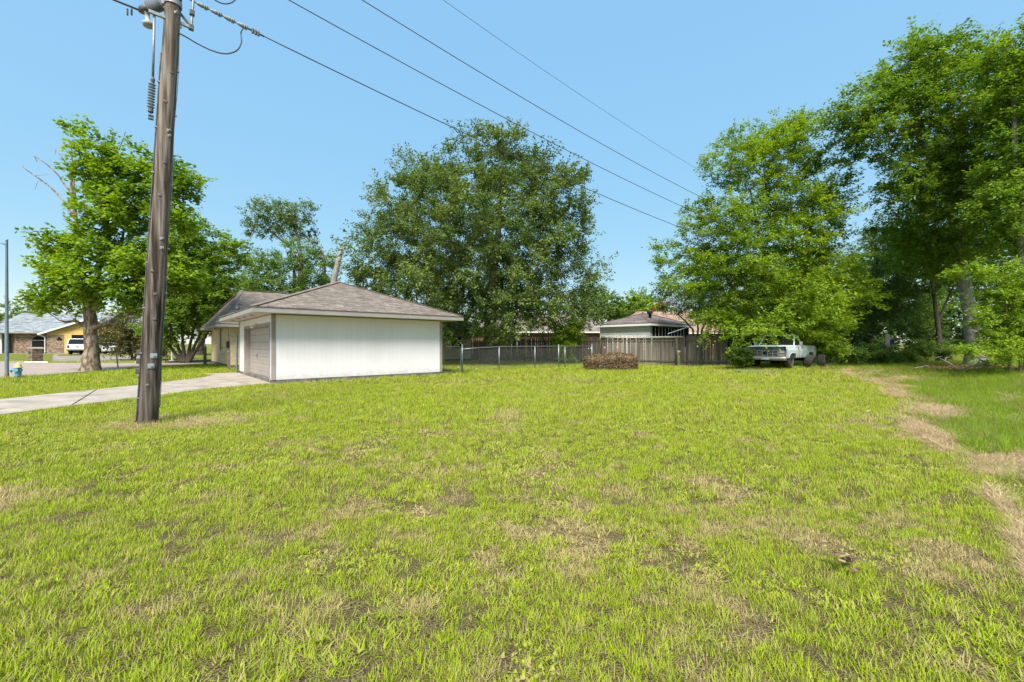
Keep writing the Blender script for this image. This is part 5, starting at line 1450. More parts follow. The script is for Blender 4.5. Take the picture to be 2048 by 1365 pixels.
# leaning stake, birdhouse post and small white post
lp = foot(236.5, 26.8); q = MB(); q.bar((0, 0, -.1), (-.13, 0, .98), .05, .05); o = q.build('leaning_stake', mat('grey_stake', (.16, .15, .14), (.22, .21, .2), scale=20, rough=.8), None, label='thin grey stake leaning left at the street edge right of the sycamore', cat='stake'); o.location = lp
wp = foot(410, 29.4); post = empty('wooden_post', tuple(wp), label='old wooden post with a broken bracket beside the cream brick house', cat='post')
m_oldw = mat('weathered_wood', (0.22, 0.185, 0.15), (0.13, 0.105, 0.085), scale=8, rough=.95, bump=.4, bscale=14, stretch=(1, 1, .08), attr=.22)
q = MB(); q.box(-.07, .07, -.07, .07, -.1, 1.32); q.build('post', m_oldw, post, bevel=.01)
q = MB(); q.bar((.05, -.09, 1.18), (-.42, -.09, 1.02), .03, .10); q.build('bracket', m_oldw, post)
q = MB(); q.tube([(.02, 0, 1.32), (.05, -.05, 1.45), (.0, -.05, 1.55)], [.05, .06, .02], 7); q.build('top_fitting', m_white_trim, post)
vp = foot(344, 36.5); q = MB(); q.lathe([(.22, -.05), (.22, .10), (.06, .12), (.05, .9), (.0, .92)], 10); o = q.build('white_post', m_white_trim, None, label='small pale post on a round foot left of the multi-stem tree', cat='post'); o.location = vp

# ================================================================== VEHICLES
m_paint = mat('white_paint', (0.70, 0.72, 0.73), (0.66, 0.68, 0.69), scale=1, rough=.3, spec=.5, coat=.4)
m_tyre = mat('tyre_rubber', (0.028, 0.027, 0.026), (0.05, 0.047, 0.044), scale=9, rough=.9, bump=.3, bscale=30)
m_rim = mat('steel_rim', (0.28, 0.28, 0.27), (0.2, 0.2, 0.19), scale=9, rough=.5, metal=.5)
m_tail = mat('tail_lamp', (0.22, 0.03, 0.02), rough=.3)
m_chrome = mat('chrome', (0.50, 0.50, 0.49), (0.36, 0.35, 0.33), scale=6, rough=.35, metal=.75)
def wheel(parent, loc, r, wd, axis=(0, 1, 0), rim=True, name='wheel', knob=0):
    e = empty(name, loc); e.parent = parent
    M_ = along((0, 0, 0), axis) @ Matrix.Translation((0, 0, -wd / 2))
    q = MB(); q.lathe([(r * .58, .02), (r * .62, 0), (r * .9, .0), (r * .985, wd * .10), (r, wd * .25), (r, wd * .75), (r * .985, wd * .90), (r * .9, wd), (r * .62, wd), (r * .58, wd - .02)], 28, M_)
    t = q.build('tyre', m_tyre, e, smooth=True)
    if knob:
        q = MB()
        for k in range(34):
            an = 2 * math.pi * k / 34
            for j in range(3):
                Mk = M_ @ Matrix.Rotation(an + (.09 if j == 1 else 0), 4, 'Z') @ Matrix.Translation((r, 0, wd * (.2 + .3 * j)))
                q.box(-.01, knob, -.028, .028, -wd * .11, wd * .11, Mk)
        q.build('tread', m_tyre, e)
    if rim:
        q = MB(); q.lathe([(r * .05, wd * .65), (r * .2, wd * .7), (r * .25, wd * .55), (r * .45, wd * .5), (r * .58, wd * .75), (r * .61, wd * .98), (r * .57, wd * .99), (r * .56, .05)], 20, M_); q.build('rim', m_rim, e, smooth=True)
    return e
def sedan_like(name, label, loc, rz, L, W, Hb, Ht, zb, gh0, gh1, rear=True, r=.36, taper=.12):
    """x forward, rear face at x = 0"""
    v = empty(name, loc, rz, label=label, cat='car')
    hw = W / 2
    def ring(x, w0, z0, z1): return [(x, -w0 * .96, z0), (x, -w0, (z0 + z1) / 2), (x, -w0 * .97, z1 - .05), (x, -w0 * .92, z1), (x, w0 * .92, z1), (x, w0 * .97, z1 - .05), (x, w0, (z0 + z1) / 2), (x, w0 * .96, z0)]
    secs = [ring(0, hw * .93, zb + .08, Hb - .03), ring(.12, hw, zb, Hb), ring(L * .5, hw, zb, Hb), ring(L * .72, hw, zb, Hb - .02), ring(L - .15, hw * .98, zb, Hb - .1), ring(L, hw * .9, zb + .08, Hb - .16)]
    q = MB(); q.grid([s + [s[0]] for s in secs]); q.add(secs[0], [tuple(range(8))]); q.add(secs[-1], [tuple(range(7, -1, -1))]); q.build('body', m_paint, v, bevel=.02)
    a0, a1 = gh0; b0, b1 = gh1      # greenhouse: bottom x range, top x range
    gw, gt = hw * .94, hw * (.94 - taper)
    Vv = [(a0, -gw, Hb - .01), (a1, -gw, Hb - .01), (a1, gw, Hb - .01), (a0, gw, Hb - .01), (b0, -gt, Ht), (b1, -gt, Ht), (b1, gt, Ht), (b0, gt, Ht)]
    q = MB(); q.add(Vv, [(0, 1, 5, 4), (1, 2, 6, 5), (2, 3, 7, 6), (3, 0, 4, 7), (4, 5, 6, 7)]); q.build('cabin', m_paint, v, bevel=.04)
    def pane(nm, pts, off):
        pts = [Vector(p) for p in pts]; c = sum(pts, Vector()) / 4; n = (pts[1] - pts[0]).cross(pts[3] - pts[0]).normalized() * off
        P_ = [c + (p - c) * .86 + n for p in pts]; q = MB(); q.add(P_ + [p - n * 1.5 for p in P_], [(0, 1, 2, 3), (7, 6, 5, 4), (0, 4, 5, 1), (1, 5, 6, 2), (2, 6, 7, 3), (3, 7, 4, 0)]); q.build(nm, m_glass, v)
    pane('rear_window', (Vv[3], Vv[0], Vv[4], Vv[7]), .012)
    pane('windshield', (Vv[1], Vv[2], Vv[6], Vv[5]), .012)
    mid = lambda p, q_, t: tuple(p[i] + (q_[i] - p[i]) * t for i in range(3))
    for s, (A, B, C_, D_) in ((-1, (Vv[0], Vv[1], Vv[5], Vv[4])), (1, (Vv[2], Vv[3], Vv[7], Vv[6]))):
        for t0, t1 in ((.02, .34), (.35, .66), (.67, .98)):
            pane('side_window', (mid(A, B, t0), mid(A, B, t1), mid(D_, C_, t1), mid(D_, C_, t0)), .012)
    for s in (-1, 1):
        q = MB(); q.box(-.02, .12, s * hw * .78 - .09, s * hw * .78 + .09, Hb - .42, Hb - .1); q.build('tail_light' if rear else 'headlight', m_tail if rear else m_glass, v, bevel=.01)
    q = MB(); q.box(-.12, .1, -hw * .96, hw * .96, zb + .02, zb + .22); bp_ = q.build('bumper', m_paint if not rear else m_chrome, v, bevel=.03)
    for y0, y1 in (((-.28, .28),) if rear else ((-.6, -.35), (.35, .6))):
        q = MB(); q.box(-.13, -.121, y0, y1, zb + .06, zb + (.2 if rear else .14)); q.build('number_plate' if rear else 'air_slot', m_plate if rear else m_dark, v)
    q = MB(); q.box(.2, L - .2, -hw * .9, hw * .9, zb - .12, zb + .05); q.build('underbody', m_dark, v)
    if rear:
        q = MB(); q.box(-.015, .0, -.12, .12, Hb - .32, Hb - .24); q.build('hatch_handle', m_dark, v)
    for x in (L * .2, L * .8):
        for s in (-1, 1): wheel(v, (x, s * (hw - .13), r), r, .24, axis=(0, s, 0))
    return v
suvp = np.array([gx(131, 49.5), 49.5]); fw = np.array([-.50, .866]); lf = np.array([-fw[1], fw[0]])
sv = suvp - lf * (1.0)
zs_ = float(gh(*sv)) + .02
sedan_like('parked_suv', 'white suv with dark rear window parked tail-out left of the sycamore trunk', (sv[0], sv[1], zs_ - .0), math.atan2(fw[1], fw[0]), 5.2, 2.0, 1.18, 1.86, .48, (.05, 3.6), (.17, 3.0), r=.37)
cp = np.array([gx(203, 50.5), 50.5]); sv2 = cp - lf * .95
sedan_like('parked_car', 'white car behind the ornamental tree right of the sycamore trunk', (sv2[0], sv2[1], float(gh(*sv2)) + .02), math.atan2(fw[1], fw[0]), 4.8, 1.95, .98, 1.42, .34, (.9, 3.6), (1.5, 2.9), rear=False, r=.33)

# ---- the old open-topped truck
FT = np.array([-.78, -.626]); LT = np.array([.626, -.78])
tc = np.array([14.45, 22.4]) - LT * 1.04
tz = float(gh(tc[0] - FT[0] * 2, tc[1] - FT[1] * 2)) + .0
trk = empty('old_truck', (tc[0], tc[1], tz), math.atan2(FT[1], FT[0]), label='derelict pale blue open-topped truck with no roof under the elm', cat='truck')
m_tb = mat('faded_blue_paint', (0.46, 0.55, 0.57), (0.40, 0.49, 0.51), scale=2.5, rough=.55, spec=.3, c3=(0.40, 0.36, 0.29), scale3=3.5, lo3=.66, hi3=.8)
m_tdoor = mat('stained_door_paint', (0.48, 0.55, 0.56), (0.42, 0.49, 0.50), scale=2.5, rough=.6, c3=(0.26, 0.22, 0.17), scale3=2.2, lo3=.50, hi3=.62, stretch=(3, 3, .6))
m_hood = mat('hood_navy', (0.028, 0.04, 0.055), (0.05, 0.06, 0.07), scale=5, rough=.5)
def yprof(z): return float(np.interp(z, [.5, .7, .93, 1.02, 1.06, 1.16, 1.26], [.93, .965, .985, .985, .965, .955, .93]))
AR = [(-.95, .44), (-3.62, .46)]
def zbot(x, base=.56):
    z = base
    for cx, rr in AR:
        dx = abs((x - cx) / (rr + .04))
        if dx < 1: z = max(z, .40 + (rr + .0) * (1 - dx ** 3) ** (1 / 3))
    return z
def ztop(x): return float(np.interp(x, [-4.6, -4.45, -2.4, -1.4, -.5, 0], [1.12, 1.22, 1.24, 1.235, 1.20, 1.17]))
def side_panel(nm, x0, x1, s, m):
    nxp = max(8, int((x1 - x0) / .035)); rows_ = 12
    Pn = []
    for i in range(nxp + 1):
        x = x0 + (x1 - x0) * i / nxp; zb1, zt1 = zbot(x), ztop(x); c_ = []
        lip = zb1 > .565
        c_.append((x, s * (yprof(zb1) - .14), zb1 + (.0 if lip else .02))); c_.append((x, s * (yprof(zb1) - .02), zb1)); c_.append((x, s * (yprof(zb1) + (.018 if lip else 0)), zb1 + .004))
        for j in range(1, rows_ + 1):
            z = zb1 + (zt1 - zb1) * j / rows_; c_.append((x, s * yprof(z), z))
        c_.append((x, s * (yprof(zt1) - .05), zt1 + .012)); c_.append((x, s * (yprof(zt1) - .16), zt1 + .012))
        Pn.append(c_)
    q = MB(); q.grid(Pn, flip=s < 0)
    o = q.build(nm, m, trk, smooth=True); md = o.modifiers.new('e', 'EDGE_SPLIT'); md.split_angle = R(40)
    return o
for s in (1, -1):
    side_panel('fender', -1.36, -.03, s, m_tb); dd = side_panel('door', -2.44, -1.375, s, m_tdoor); side_panel('quarter_panel', -4.55, -2.455, s, m_tb)
    q = MB(); q.box(-2.35, -2.2, s * .955 - .012, s * .955 + .035, 1.10, 1.13); q.build('handle', m_chrome, dd)
    q = MB(); q.bar((-1.62, s * .95, 1.24), (-1.66, s * 1.10, 1.32), .02, .02); q.box(-1.70, -1.66, s * 1.10 - .07, s * 1.10 + .07, 1.26, 1.46); q.build('mirror', m_chrome, dd, bevel=.008)
    q = MB(); q.box(-1.36, -.03, s * .90 - .02, s * .90 + .02, .5, .58); q.build('fender_bottom', m_dark, trk)
Ph = []
for i in range(13):
    x = -1.46 + (1.46 - .06) * i / 12; row = []
    for j in range(17):
        y = -.82 + 1.64 * j / 16; u = abs(y / .82)
        z = 1.235 - .055 * (i / 12) ** 2 + .02 * (1 - u ** 2) + (.012 if .55 < u < .75 else 0) - (.03 if i == 12 else 0)
        row.append((x, y, z))
    Ph.append(row)
q = MB(); q.grid(Ph, flip=True); hd = q.build('hood', m_tb, trk, smooth=True)
q = MB(); q.add([(-.06, -.90, 1.175), (-.06, .90, 1.175), (-.012, .90, .985), (-.012, -.90, .985), (-.10, -.90, 1.175), (-.10, .90, 1.175), (-.10, .90, .985), (-.10, -.90, .985)], [(0, 3, 2, 1), (4, 5, 6, 7), (0, 1, 5, 4), (0, 4, 7, 3), (1, 2, 6, 5), (3, 7, 6, 2)]); q.build('hood_front', m_hood, hd)
q = MB(); q.box(-.07, -.03, -.83, .83, 1.165, 1.185); q.build('hood_trim', m_chrome, hd)
q = MB(); q.box(-.14, -.06, -.93, .93, .64, 1.04); q.build('grille_backing', m_dark, trk)
gr = empty('grille', (0, 0, 0)); gr.parent = trk
for z0, z1 in ((.67, .70), (.745, .765), (.83, .87), (.925, .94), (.985, 1.0), (1.012, 1.03)):
    q = MB(); q.box(-.06, -.01, -.60, .60, z0, z1); q.build('bar', m_chrome, gr, bevel=.004)
for y in (-.6, -.36, -.12, .12, .36, .6):
    q = MB(); q.box(-.06, -.018, y - .008, y + .008, .67, 1.03); q.build('upright', m_chrome, gr)
q = MB(); q.box(-.06, .0, -.10, .10, .82, .88); q.build('badge_block', m_dark, gr)
for s in (-1, 1):
    he = empty('headlight', (0, s * .78, 0)); he.parent = trk
    q = MB()
    for bx in ((-.165, .165, .67, .69), (-.165, .165, 1.01, 1.03), (-.165, -.145, .69, 1.01), (.145, .165, .69, 1.01), (-.145, .145, .84, .86)): q.box(-.06, -.004, bx[0], bx[1], bx[2], bx[3])
    q.build('bezel', m_chrome, he)
    q = MB(); q.box(-.06, -.02, -.12, .12, .88, .99); q.build('lens', mat('lamp_lens', (.45, .47, .47), (.3, .31, .31), scale=40, rough=.15, spec=.6), he, bevel=.01)
    q = MB(); q.box(-.06, -.02, -.13, .13, .70, .83); q.build('marker_lamp', mat('lamp_lens_dull', (.30, .28, .24), (.22, .2, .17), scale=30, rough=.3), he, bevel=.01)
Pb = []
for j in range(21):
    y = -1.0 + 2.0 * j / 20; bx = .10 - .10 * (abs(y) ** 6) - .03 * y * y
    Pb.append([(bx - .06, y, .645), (bx, y, .64), (bx + .02, y, .58), (bx + .012, y, .52), (bx - .02, y, .45), (bx - .08, y, .44)])
q = MB(); q.grid(Pb, flip=True); q.build('bumper', m_chrome, trk, smooth=True, solid=.01)
q = MB(); q.box(.105, .115, -.10, .24, .485, .625); q.build('number_plate', mat('blank_plate', (.50, .56, .60), (.56, .6, .64), scale=6, rough=.5), trk)
q = MB()
q.box(-4.45, -.15, -.80, .80, .42, .56); q.build('chassis', m_dark, trk)
q = MB(); q.box(-2.45, -1.5, -.90, .90, .56, .62); q.box(-4.5, -2.45, -.90, .90, .62, .68); q.box(-1.56, -1.46, -.9, .9, .56, 1.23); q.box(-4.5, -4.42, -.88, .88, .6, 1.15); q.box(-1.36, -.2, -.78, .78, .62, 1.1); q.build('interior_shell', mat('truck_inside', (.045, .042, .04), rough=.9), trk)
for y0 in (-.62, .12):
    q = MB(); q.box(-2.55, -2.0, y0, y0 + .5, .62, .95); q.box(-2.68, -2.5, y0, y0 + .5, .9, 1.42); q.build('seat', mat('brown_seat', (.10, .05, .03), (.15, .09, .06), scale=6, rough=.8), trk, bevel=.04)
q = MB(); q.box(-1.75, -1.56, -.85, .85, 1.08, 1.26); q.build('dashboard', mat('dash', (.05, .045, .04), rough=.8), trk, bevel=.03)
q = MB(); q.lathe([(.17, -.015), (.19, 0), (.17, .015)], 20, along((-1.95, .40, 1.26), (-.8, 0, .6))); q.build('steering_wheel', m_dark, trk)
wf = empty('windshield', (0, 0, 0)); wf.parent = trk
wb = lambda s: Vector((-1.50, s * .84, 1.24)); wt_ = lambda s: Vector((-1.98, s * .72, 1.82))
for s in (-1, 1):
    q = MB(); q.bar(wb(s), wt_(s), .05, .06, up=(1, 0, 0)); q.build('pillar', m_tb, wf, bevel=.008)
    q = MB(); q.tube([wt_(s) + Vector((-.02, 0, 0)), Vector((-2.12, s * .76, 1.79)), Vector((-2.22, s * .82, 1.68)), Vector((-2.26, s * .88, 1.45)), Vector((-2.28, s * .92, 1.24))], .022, 7); q.build('vent_frame', m_tb, wf, smooth=True)
q = MB(); q.bar(wt_(-1), wt_(1), .05, .05); q.build('header', m_tb, wf, bevel=.008)
q = MB(); q.bar(wb(-1) + Vector((0, 0, .0)), wb(1), .08, .04); q.build('cowl', m_tb, wf)
P4 = [wb(-1) + Vector((.0, .03, .02)), wb(1) + Vector((0, -.03, .02)), wt_(1) + Vector((0, -.02, -.02)), wt_(-1) + Vector((0, .02, -.02))]
q = MB(); q.add(P4 + [p + Vector((-.006, 0, -.004)) for p in P4], [(0, 1, 2, 3), (7, 6, 5, 4)]); q.build('pane', glass_mat('windshield_glass', (.02, .022, .022), .08, .3), wf)
for cx, rr in AR:
    for s in (-1, 1): wheel(trk, (cx, s * .80, .38), .38, .25, axis=(0, s, 0))
    q = MB(); q.tube([(cx, -.7, .38), (cx, .7, .38)], .05, 8); q.build('axle', m_dark, trk)

trk.scale = (1.06, 1.06, 1.0); gr.scale = (1, 1, .87); gr.location = (0, 0, .083)
for c_ in trk.children:
    if c_.name.startswith('headlight'): c_.scale = (1, 1, .87); c_.location = (0, c_.location[1], .083)
def loose_tyre(label, px, Y, yaw, tilt, r, wd):
    fb = foot(px, Y)
    e = empty('loose_tyre', (fb[0], fb[1], fb[2] - .04), label=label, cat='tyre', group='loose off-road tyres behind the truck')
    ax = Vector((math.cos(yaw) * math.cos(tilt), math.sin(yaw) * math.cos(tilt), math.sin(tilt)))
    zc_ = r * math.cos(tilt) + wd / 2 * abs(math.sin(tilt))
    ww = wheel(e, (0, 0, zc_), r, wd, axis=ax, rim=False, knob=.012, name='casing')
    return e
# each is a tyre lying on edge; seen on its tread
loose_tyre('big black off-road tyre leaning against the rear of the truck', 1617, 23.6, R(-40), R(-20), .37, .36)
loose_tyre('big black off-road tyre standing upright right of the leaning one', 1643, 24.2, R(-38), R(3), .38, .34)

# flat board on the ground before the truck
bb_ = at(1525, 741, 21.9); q = MB(); q.box(-1.25, 1.15, -.45, .4, -.02, .05, Matrix.Rotation(R(-8), 4, 'Z')); o = q.build('ground_board', mat('grey_board', (.20, .175, .165), (.13, .115, .105), scale=4, rough=.95, bump=.4), None, label='flat grey board lying on the grass in front of the truck', cat='board', bevel=.01); o.location = (bb_[0], 21.9, float(gh(bb_[0], 21.9)) + .015)

# ================================================================== FENCES
FP = [(14.0, 27.7), (9.2, 30.6), (4.5, 34.3), (-.6, 39.0), (-4.6, 41.6)]
m_picket = mat('picket_wood', (0.28, 0.245, 0.205), (0.16, 0.138, 0.115), scale=6, rough=.95, bump=.4, bscale=12, stretch=(1, 1, .07), attr=.0, c3=(0.09, 0.08, 0.065), scale3=5, lo3=.55, hi3=.75)
m_picket2 = mat('picket_wood_dark', (0.20, 0.172, 0.143), (0.10, 0.086, 0.07), scale=6, rough=.95, bump=.4, bscale=12, stretch=(1, 1, .07), c3=(0.20, 0.17, 0.14), scale3=5, lo3=.6, hi3=.8)
fen = empty('wooden_fence', (0, 0, 0), label='weathered grey wooden picket fence along the back of the yard', cat='fence')
pm = []
for k in range(4):
    for m_ in (m_picket, m_picket2):
        q = MB(); w_ = .068; q.prism([(-w_, 0), (w_, 0), (w_, 1.98 + .01 * k), (w_ * .45, 2.06 + .015 * k), (-w_ * .45, 2.06 + .012 * k), (-w_, 1.97)], -.008, .008, Matrix.Rotation(R(90), 4, 'X'))
        me = q.mesh('picket'); me.materials.append(m_); pm.append(me)
rp = random.Random(4)
posts_done = set()
for si, (a, b) in enumerate(zip(FP[:-1], FP[1:])):
    a, b = np.array(a), np.array(b); L_ = np.linalg.norm(b - a); d_ = (b - a) / L_
    nrm = np.array([d_[1], -d_[0]]); 
    if nrm.dot(-a) < 0: nrm = -nrm
    ang = math.atan2(d_[1], d_[0]); ht = 1.0 if si < 2 else (.97 if si == 2 else .9)
    u = .07
    while u < L_:
        c = a + d_ * u; o = bpy.data.objects.new('picket', pm[rp.randrange(8) if rp.random() < .8 else rp.randrange(4) * 2]); col.objects.link(o); o.parent = fen
        o.location = (c[0], c[1], -.03 + rp.uniform(-.02, .03)); o.rotation_euler = (rp.gauss(0, .008), rp.gauss(0, .012), ang + rp.gauss(0, .03)); o.scale = (rp.uniform(.92, 1.02), 1, ht * rp.uniform(.985, 1.015))
        u += .137 + rp.uniform(0, .007)
    nP = max(1, round(L_ / 2.4))
    for k in range(nP + (si == 3)):
        c = a + d_ * (L_ * k / nP) + nrm * .075
        q = MB(); q.box(-.05, .05, -.05, .05, -.05, 1.92 * ht, Matrix.Rotation(ang, 4, 'Z'), a=rp.random()); o = q.build('post', m_oldw, fen); o.location = (c[0], c[1], 0)
        if k < nP:
            c2 = a + d_ * (L_ * (k + 1) / nP) + nrm * .075
            for zr_ in (.30, 1.74 * ht):
                q = MB(); q.bar((*(c - nrm * .035), zr_ + rp.uniform(-.03, .03)), (*(c2 - nrm * .035), zr_ + rp.uniform(-.03, .03)), .045, .09, a=rp.random()); q.build('rail', m_oldw, fen)
# round post in front of the fence and plastic marker, pipe on the rail
rpst = foot(1353.5, 29.0); q = MB(); q.tube([(0, 0, -.05), (.02, 0, 1.0), (.0, 0, 1.88)], [.11, .10, .09], 12); o = q.build('round_post', m_oldw, None, smooth=True, label='thick round wooden post standing before the fence behind the white marker', cat='post'); o.location = rpst
mk = foot(1357.5, 28.6); mk_e = empty('marker_post', tuple(mk), label='short white plastic marker tube with a red label by the fence', cat='marker post')
q = MB(); q.lathe([(.105, -.05), (.105, .98), (.112, .985), (.112, 1.03), (.095, 1.05)], 18); q.build('tube', mat('marker_white', (.66, .66, .60), (.55, .56, .50), scale=4, rough=.5), mk_e, smooth=True)
q = MB(); P_ = []
for k in range(7):
    an = R(-112 + k * 9); P_.append([(.108 * math.cos(an), .108 * math.sin(an), .70), (.108 * math.cos(an), .108 * math.sin(an), .92)])
q.grid(P_); q.build('red_label', mat('label_red', (.42, .06, .03), rough=.5), mk_e)
pa, pb2 = np.array([*(np.array(FP[1]) + (np.array(FP[0]) - np.array(FP[1])) * .52), 1.97]), np.array([*(np.array(FP[1]) + (np.array(FP[2]) - np.array(FP[1])) * .5), 1.97])
off = np.array([-.05, -.11, 0])
q = MB(); q.tube([(0, 0, 0), tuple((np.array([*FP[1], 1.955]) - pa) * .5), tuple(np.array([*FP[1], 1.95]) - pa), tuple(pb2 - pa)], .06, 10)
o = q.build('plastic_pipe', mat('dirty_white_pipe', (.66, .63, .58), (.5, .47, .42), scale=3, rough=.5), None, smooth=True, label='long dirty white pipe lying along the top of the wooden fence', cat='pipe'); o.location = pa + off
ls = foot(1464, 26.6); q = MB(); q.tube([(-.12, 0, -.05), (.14, 0.05, 1.85)], .022, 8); o = q.build('leaning_pole', m_white_trim, None, smooth=True, label='thin white pole leaning at the right end of the wooden fence', cat='pole'); o.location = ls
dp = at(1391, 665, 34.0)
q = MB(); q.bar(at(1336, 668, 33.2), at(1372, 656, 36.5), .12, .04); o = q.build('propped_board', m_lap, None, label='white board propped from the shed eave down behind the fence', cat='board')
# chain-link fence
C0 = np.array([-2.62, 22.35]); CL = 10.75
cf = empty('chain_link_fence', (C0[0], C0[1], 0), ROT, label='silver chain-link fence with top rail in front of the oak trunk', cat='fence')
q = MB(); q.tube([(0, 0, -.1), (0, 0, 1.42)], .04, 10); q.lathe([(.045, 1.42), (.045, 1.45), (.02, 1.48)], 10); q.build('post', m_metal, cf, smooth=True)
for u, r_, h_ in ((2.5, .028, 1.33), (5.3, .028, 1.33), (7.4, .036, 1.42), (8.0, .03, 1.33), (10.75, .036, 1.45)):
    q = MB(); q.tube([(u, 0, -.1), (u, 0, h_)], r_, 10); q.build('post', m_metal, cf, smooth=True)
    if h_ > 1.4: q = MB(); q.lathe([(.042, h_), (.042, h_ + .02), (.02, h_ + .05)], 10, Matrix.Translation((u, 0, 0))); q.build('post_cap', m_metal, cf)
q = MB(); q.tube([(0, 0, 1.22), (1.2, 0, 1.29), (2.5, 0, 1.335), (5.3, 0, 1.345), (7.4, 0, 1.355), (8.0, 0, 1.355), (10.75, 0, 1.33)], .021, 8); q.build('top_rail', m_metal, cf, smooth=True)
q = MB(); chain_panel(q, (0, .03), (CL, .03), .04, 1.24, sp=.08, r=.0026); q.build('chain_mesh', m_wire, cf, kind='stuff')
for u in (10.35, 10.6):
    q = MB(); q.lathe([(.0, -.035), (.03, -.02), (.035, 0), (.03, .02), (0, .035)], 8, Matrix.Translation((u, -.04, 1.17 if u < 10.5 else 1.2))); q.build('white_insulator', m_white_trim, cf)
gt_ = empty('chain_link_gate', (C0[0], C0[1], 0), ROT, label='round-cornered chain-link gate between garage wall and fence post', cat='gate')
GW = 1.02; r_c = .16; gy = 0
pts = []
for cx_, cz_, a0 in ((-.1 - r_c, 1.36 - r_c, 0), (-.1 - GW + r_c, 1.36 - r_c, 90), (-.1 - GW + r_c, .06 + r_c, 180), (-.1 - r_c, .06 + r_c, 270)):
    for k in range(6): an = R(a0 + 18 * k); pts.append((cx_ + r_c * math.cos(an), 0, cz_ + r_c * math.sin(an)))
q = MB(); q.tube(pts + [pts[0]], .021, 8, cap=False); q.build('frame', m_metal, gt_, smooth=True)
q = MB(); chain_panel(q, (-.12 - GW + .03, .0), (-.13, .0), .08, 1.33, sp=.08, r=.0026); q.build('chain_mesh', m_wire, gt_, kind='stuff')
for z in (.35, 1.12):
    q = MB(); q.bar((-.12, 0, z), (.03, 0, z), .05, .03); q.build('hinge', m_metal, gt_)
q = MB(); q.bar((-1.18, 0, .78), (-1.05, 0, .80), .03, .05); q.build('latch', m_metal, gt_)

# ================================================================== COMPOST PILE
CB = np.array([5.75, 25.0, 0]); CB[2] = float(gh(CB[0], CB[1]))
cpo = empty('compost_pile', tuple(CB), R(4), label='low block of dry brown leaves and clippings at the end of the chain-link fence', cat='compost pile')
m_comp = mat('compost', (0.22, 0.16, 0.09), (0.10, 0.07, 0.04), scale=14, rough=1, bump=1, bscale=20)
def heap_z(x, y):
    ex = max(abs(x) / 1.4, abs(y) / .75)
    return (.84 + .09 * math.sin(1.3 * x + .9) + .05 * math.sin(4.1 * x) + .03 * math.sin(9 * x + 3 * y) - .18 * max(0, -x - .8)) * (1 - max(0, ex - .84) * 1.3)
q = MB(); Pq = []
for i in range(29):
    x = -1.4 + 2.8 * i / 28
    col_ = [(x * 1.0, -.75, -.03), (x * 1.0, -.77, .3), (x, -.74, heap_z(x, -.74) - .06)] + [(x, -.7 + 1.4 * j / 8, heap_z(x, -.7 + 1.4 * j / 8) + random.uniform(-.07, .06)) for j in range(9)] + [(x, .75, .4), (x, .75, -.03)]
    Pq.append(col_)
q.grid(Pq); q.add([p for p in Pq[0]], [tuple(range(len(Pq[0])))]); q.add([p for p in Pq[-1]], [tuple(range(len(Pq[-1]) - 1, -1, -1))])
q.build('heap', m_comp, cpo)
g = np.random.default_rng(8); n = 9000
fc = g.random(n); xx = g.uniform(-1.42, 1.42, n); yy_ = np.where(fc < .55, -.77 + g.normal(0, .02, n), g.uniform(-.75, .75, n))
top = np.array([heap_z(a, b) for a, b in zip(xx, yy_)]); zz_ = np.where(fc < .55, g.random(n) * top, top + .02)
e_ = fc > .92; xx = np.where(e_, np.sign(xx) * 1.42, xx); zz_ = np.where(e_, g.random(n) * .8, zz_)
pp = np.stack([xx, yy_, zz_], 1); t1 = g.normal(size=(n, 3)); t1 /= np.linalg.norm(t1, axis=1)[:, None]; t2 = np.cross(t1, g.normal(size=(n, 3))); t2 /= np.linalg.norm(t2, axis=1)[:, None]
l_ = g.uniform(.02, .075, (n, 1)) * np.where(g.random((n, 1)) < .06, 2.6, 1); w__ = g.uniform(.012, .03, (n, 1))
V = np.stack([pp - t1 * l_, pp + t2 * w__, pp + t1 * l_, pp - t2 * w__], 1).reshape(-1, 3)
m_dead = leaf_mat('dead_leaf', (0.055, 0.034, 0.017), (0.36, 0.27, 0.155), trans=.1, rough=.8, spec=.1)
link('dead_leaves', np_mesh('dead_leaves', V, np.arange(n * 4).reshape(-1, 4), v4=np.clip(g.beta(1.3, 1.8, n), 0, 1)), m_dead, cpo, kind='stuff')
for i, (px, lab) in enumerate(((1209, 'dark stake with a pink reflector, left one at the compost pile'), (1234.5, 'dark stake with a pink reflector, right one at the compost pile'))):
    X = gx(px, 24.15); e = empty('reflector_stake', (X, 24.15, float(gh(X, 24.15))), label=lab, cat='stake', group='reflector stakes at the compost pile')
    q = MB(); q.tube([(0, 0, -.1), (0, 0, 1.32)], .014, 6); q.build('stake', m_steel_d, e)
    q = MB(); q.lathe([(.0, -.012), (.05, -.01), (.05, .01), (0, .012)], 12, along((0, -.02, 1.32), (0, -1, 0))); q.build('reflector', mat('reflector_pink', (.62, .36, .36), (.5, .2, .2), scale=30, rough=.4), e)
    q = MB(); q.box(-.055, .055, -.008, .008, 1.27, 1.285); q.build('clip', m_steel_d, e)

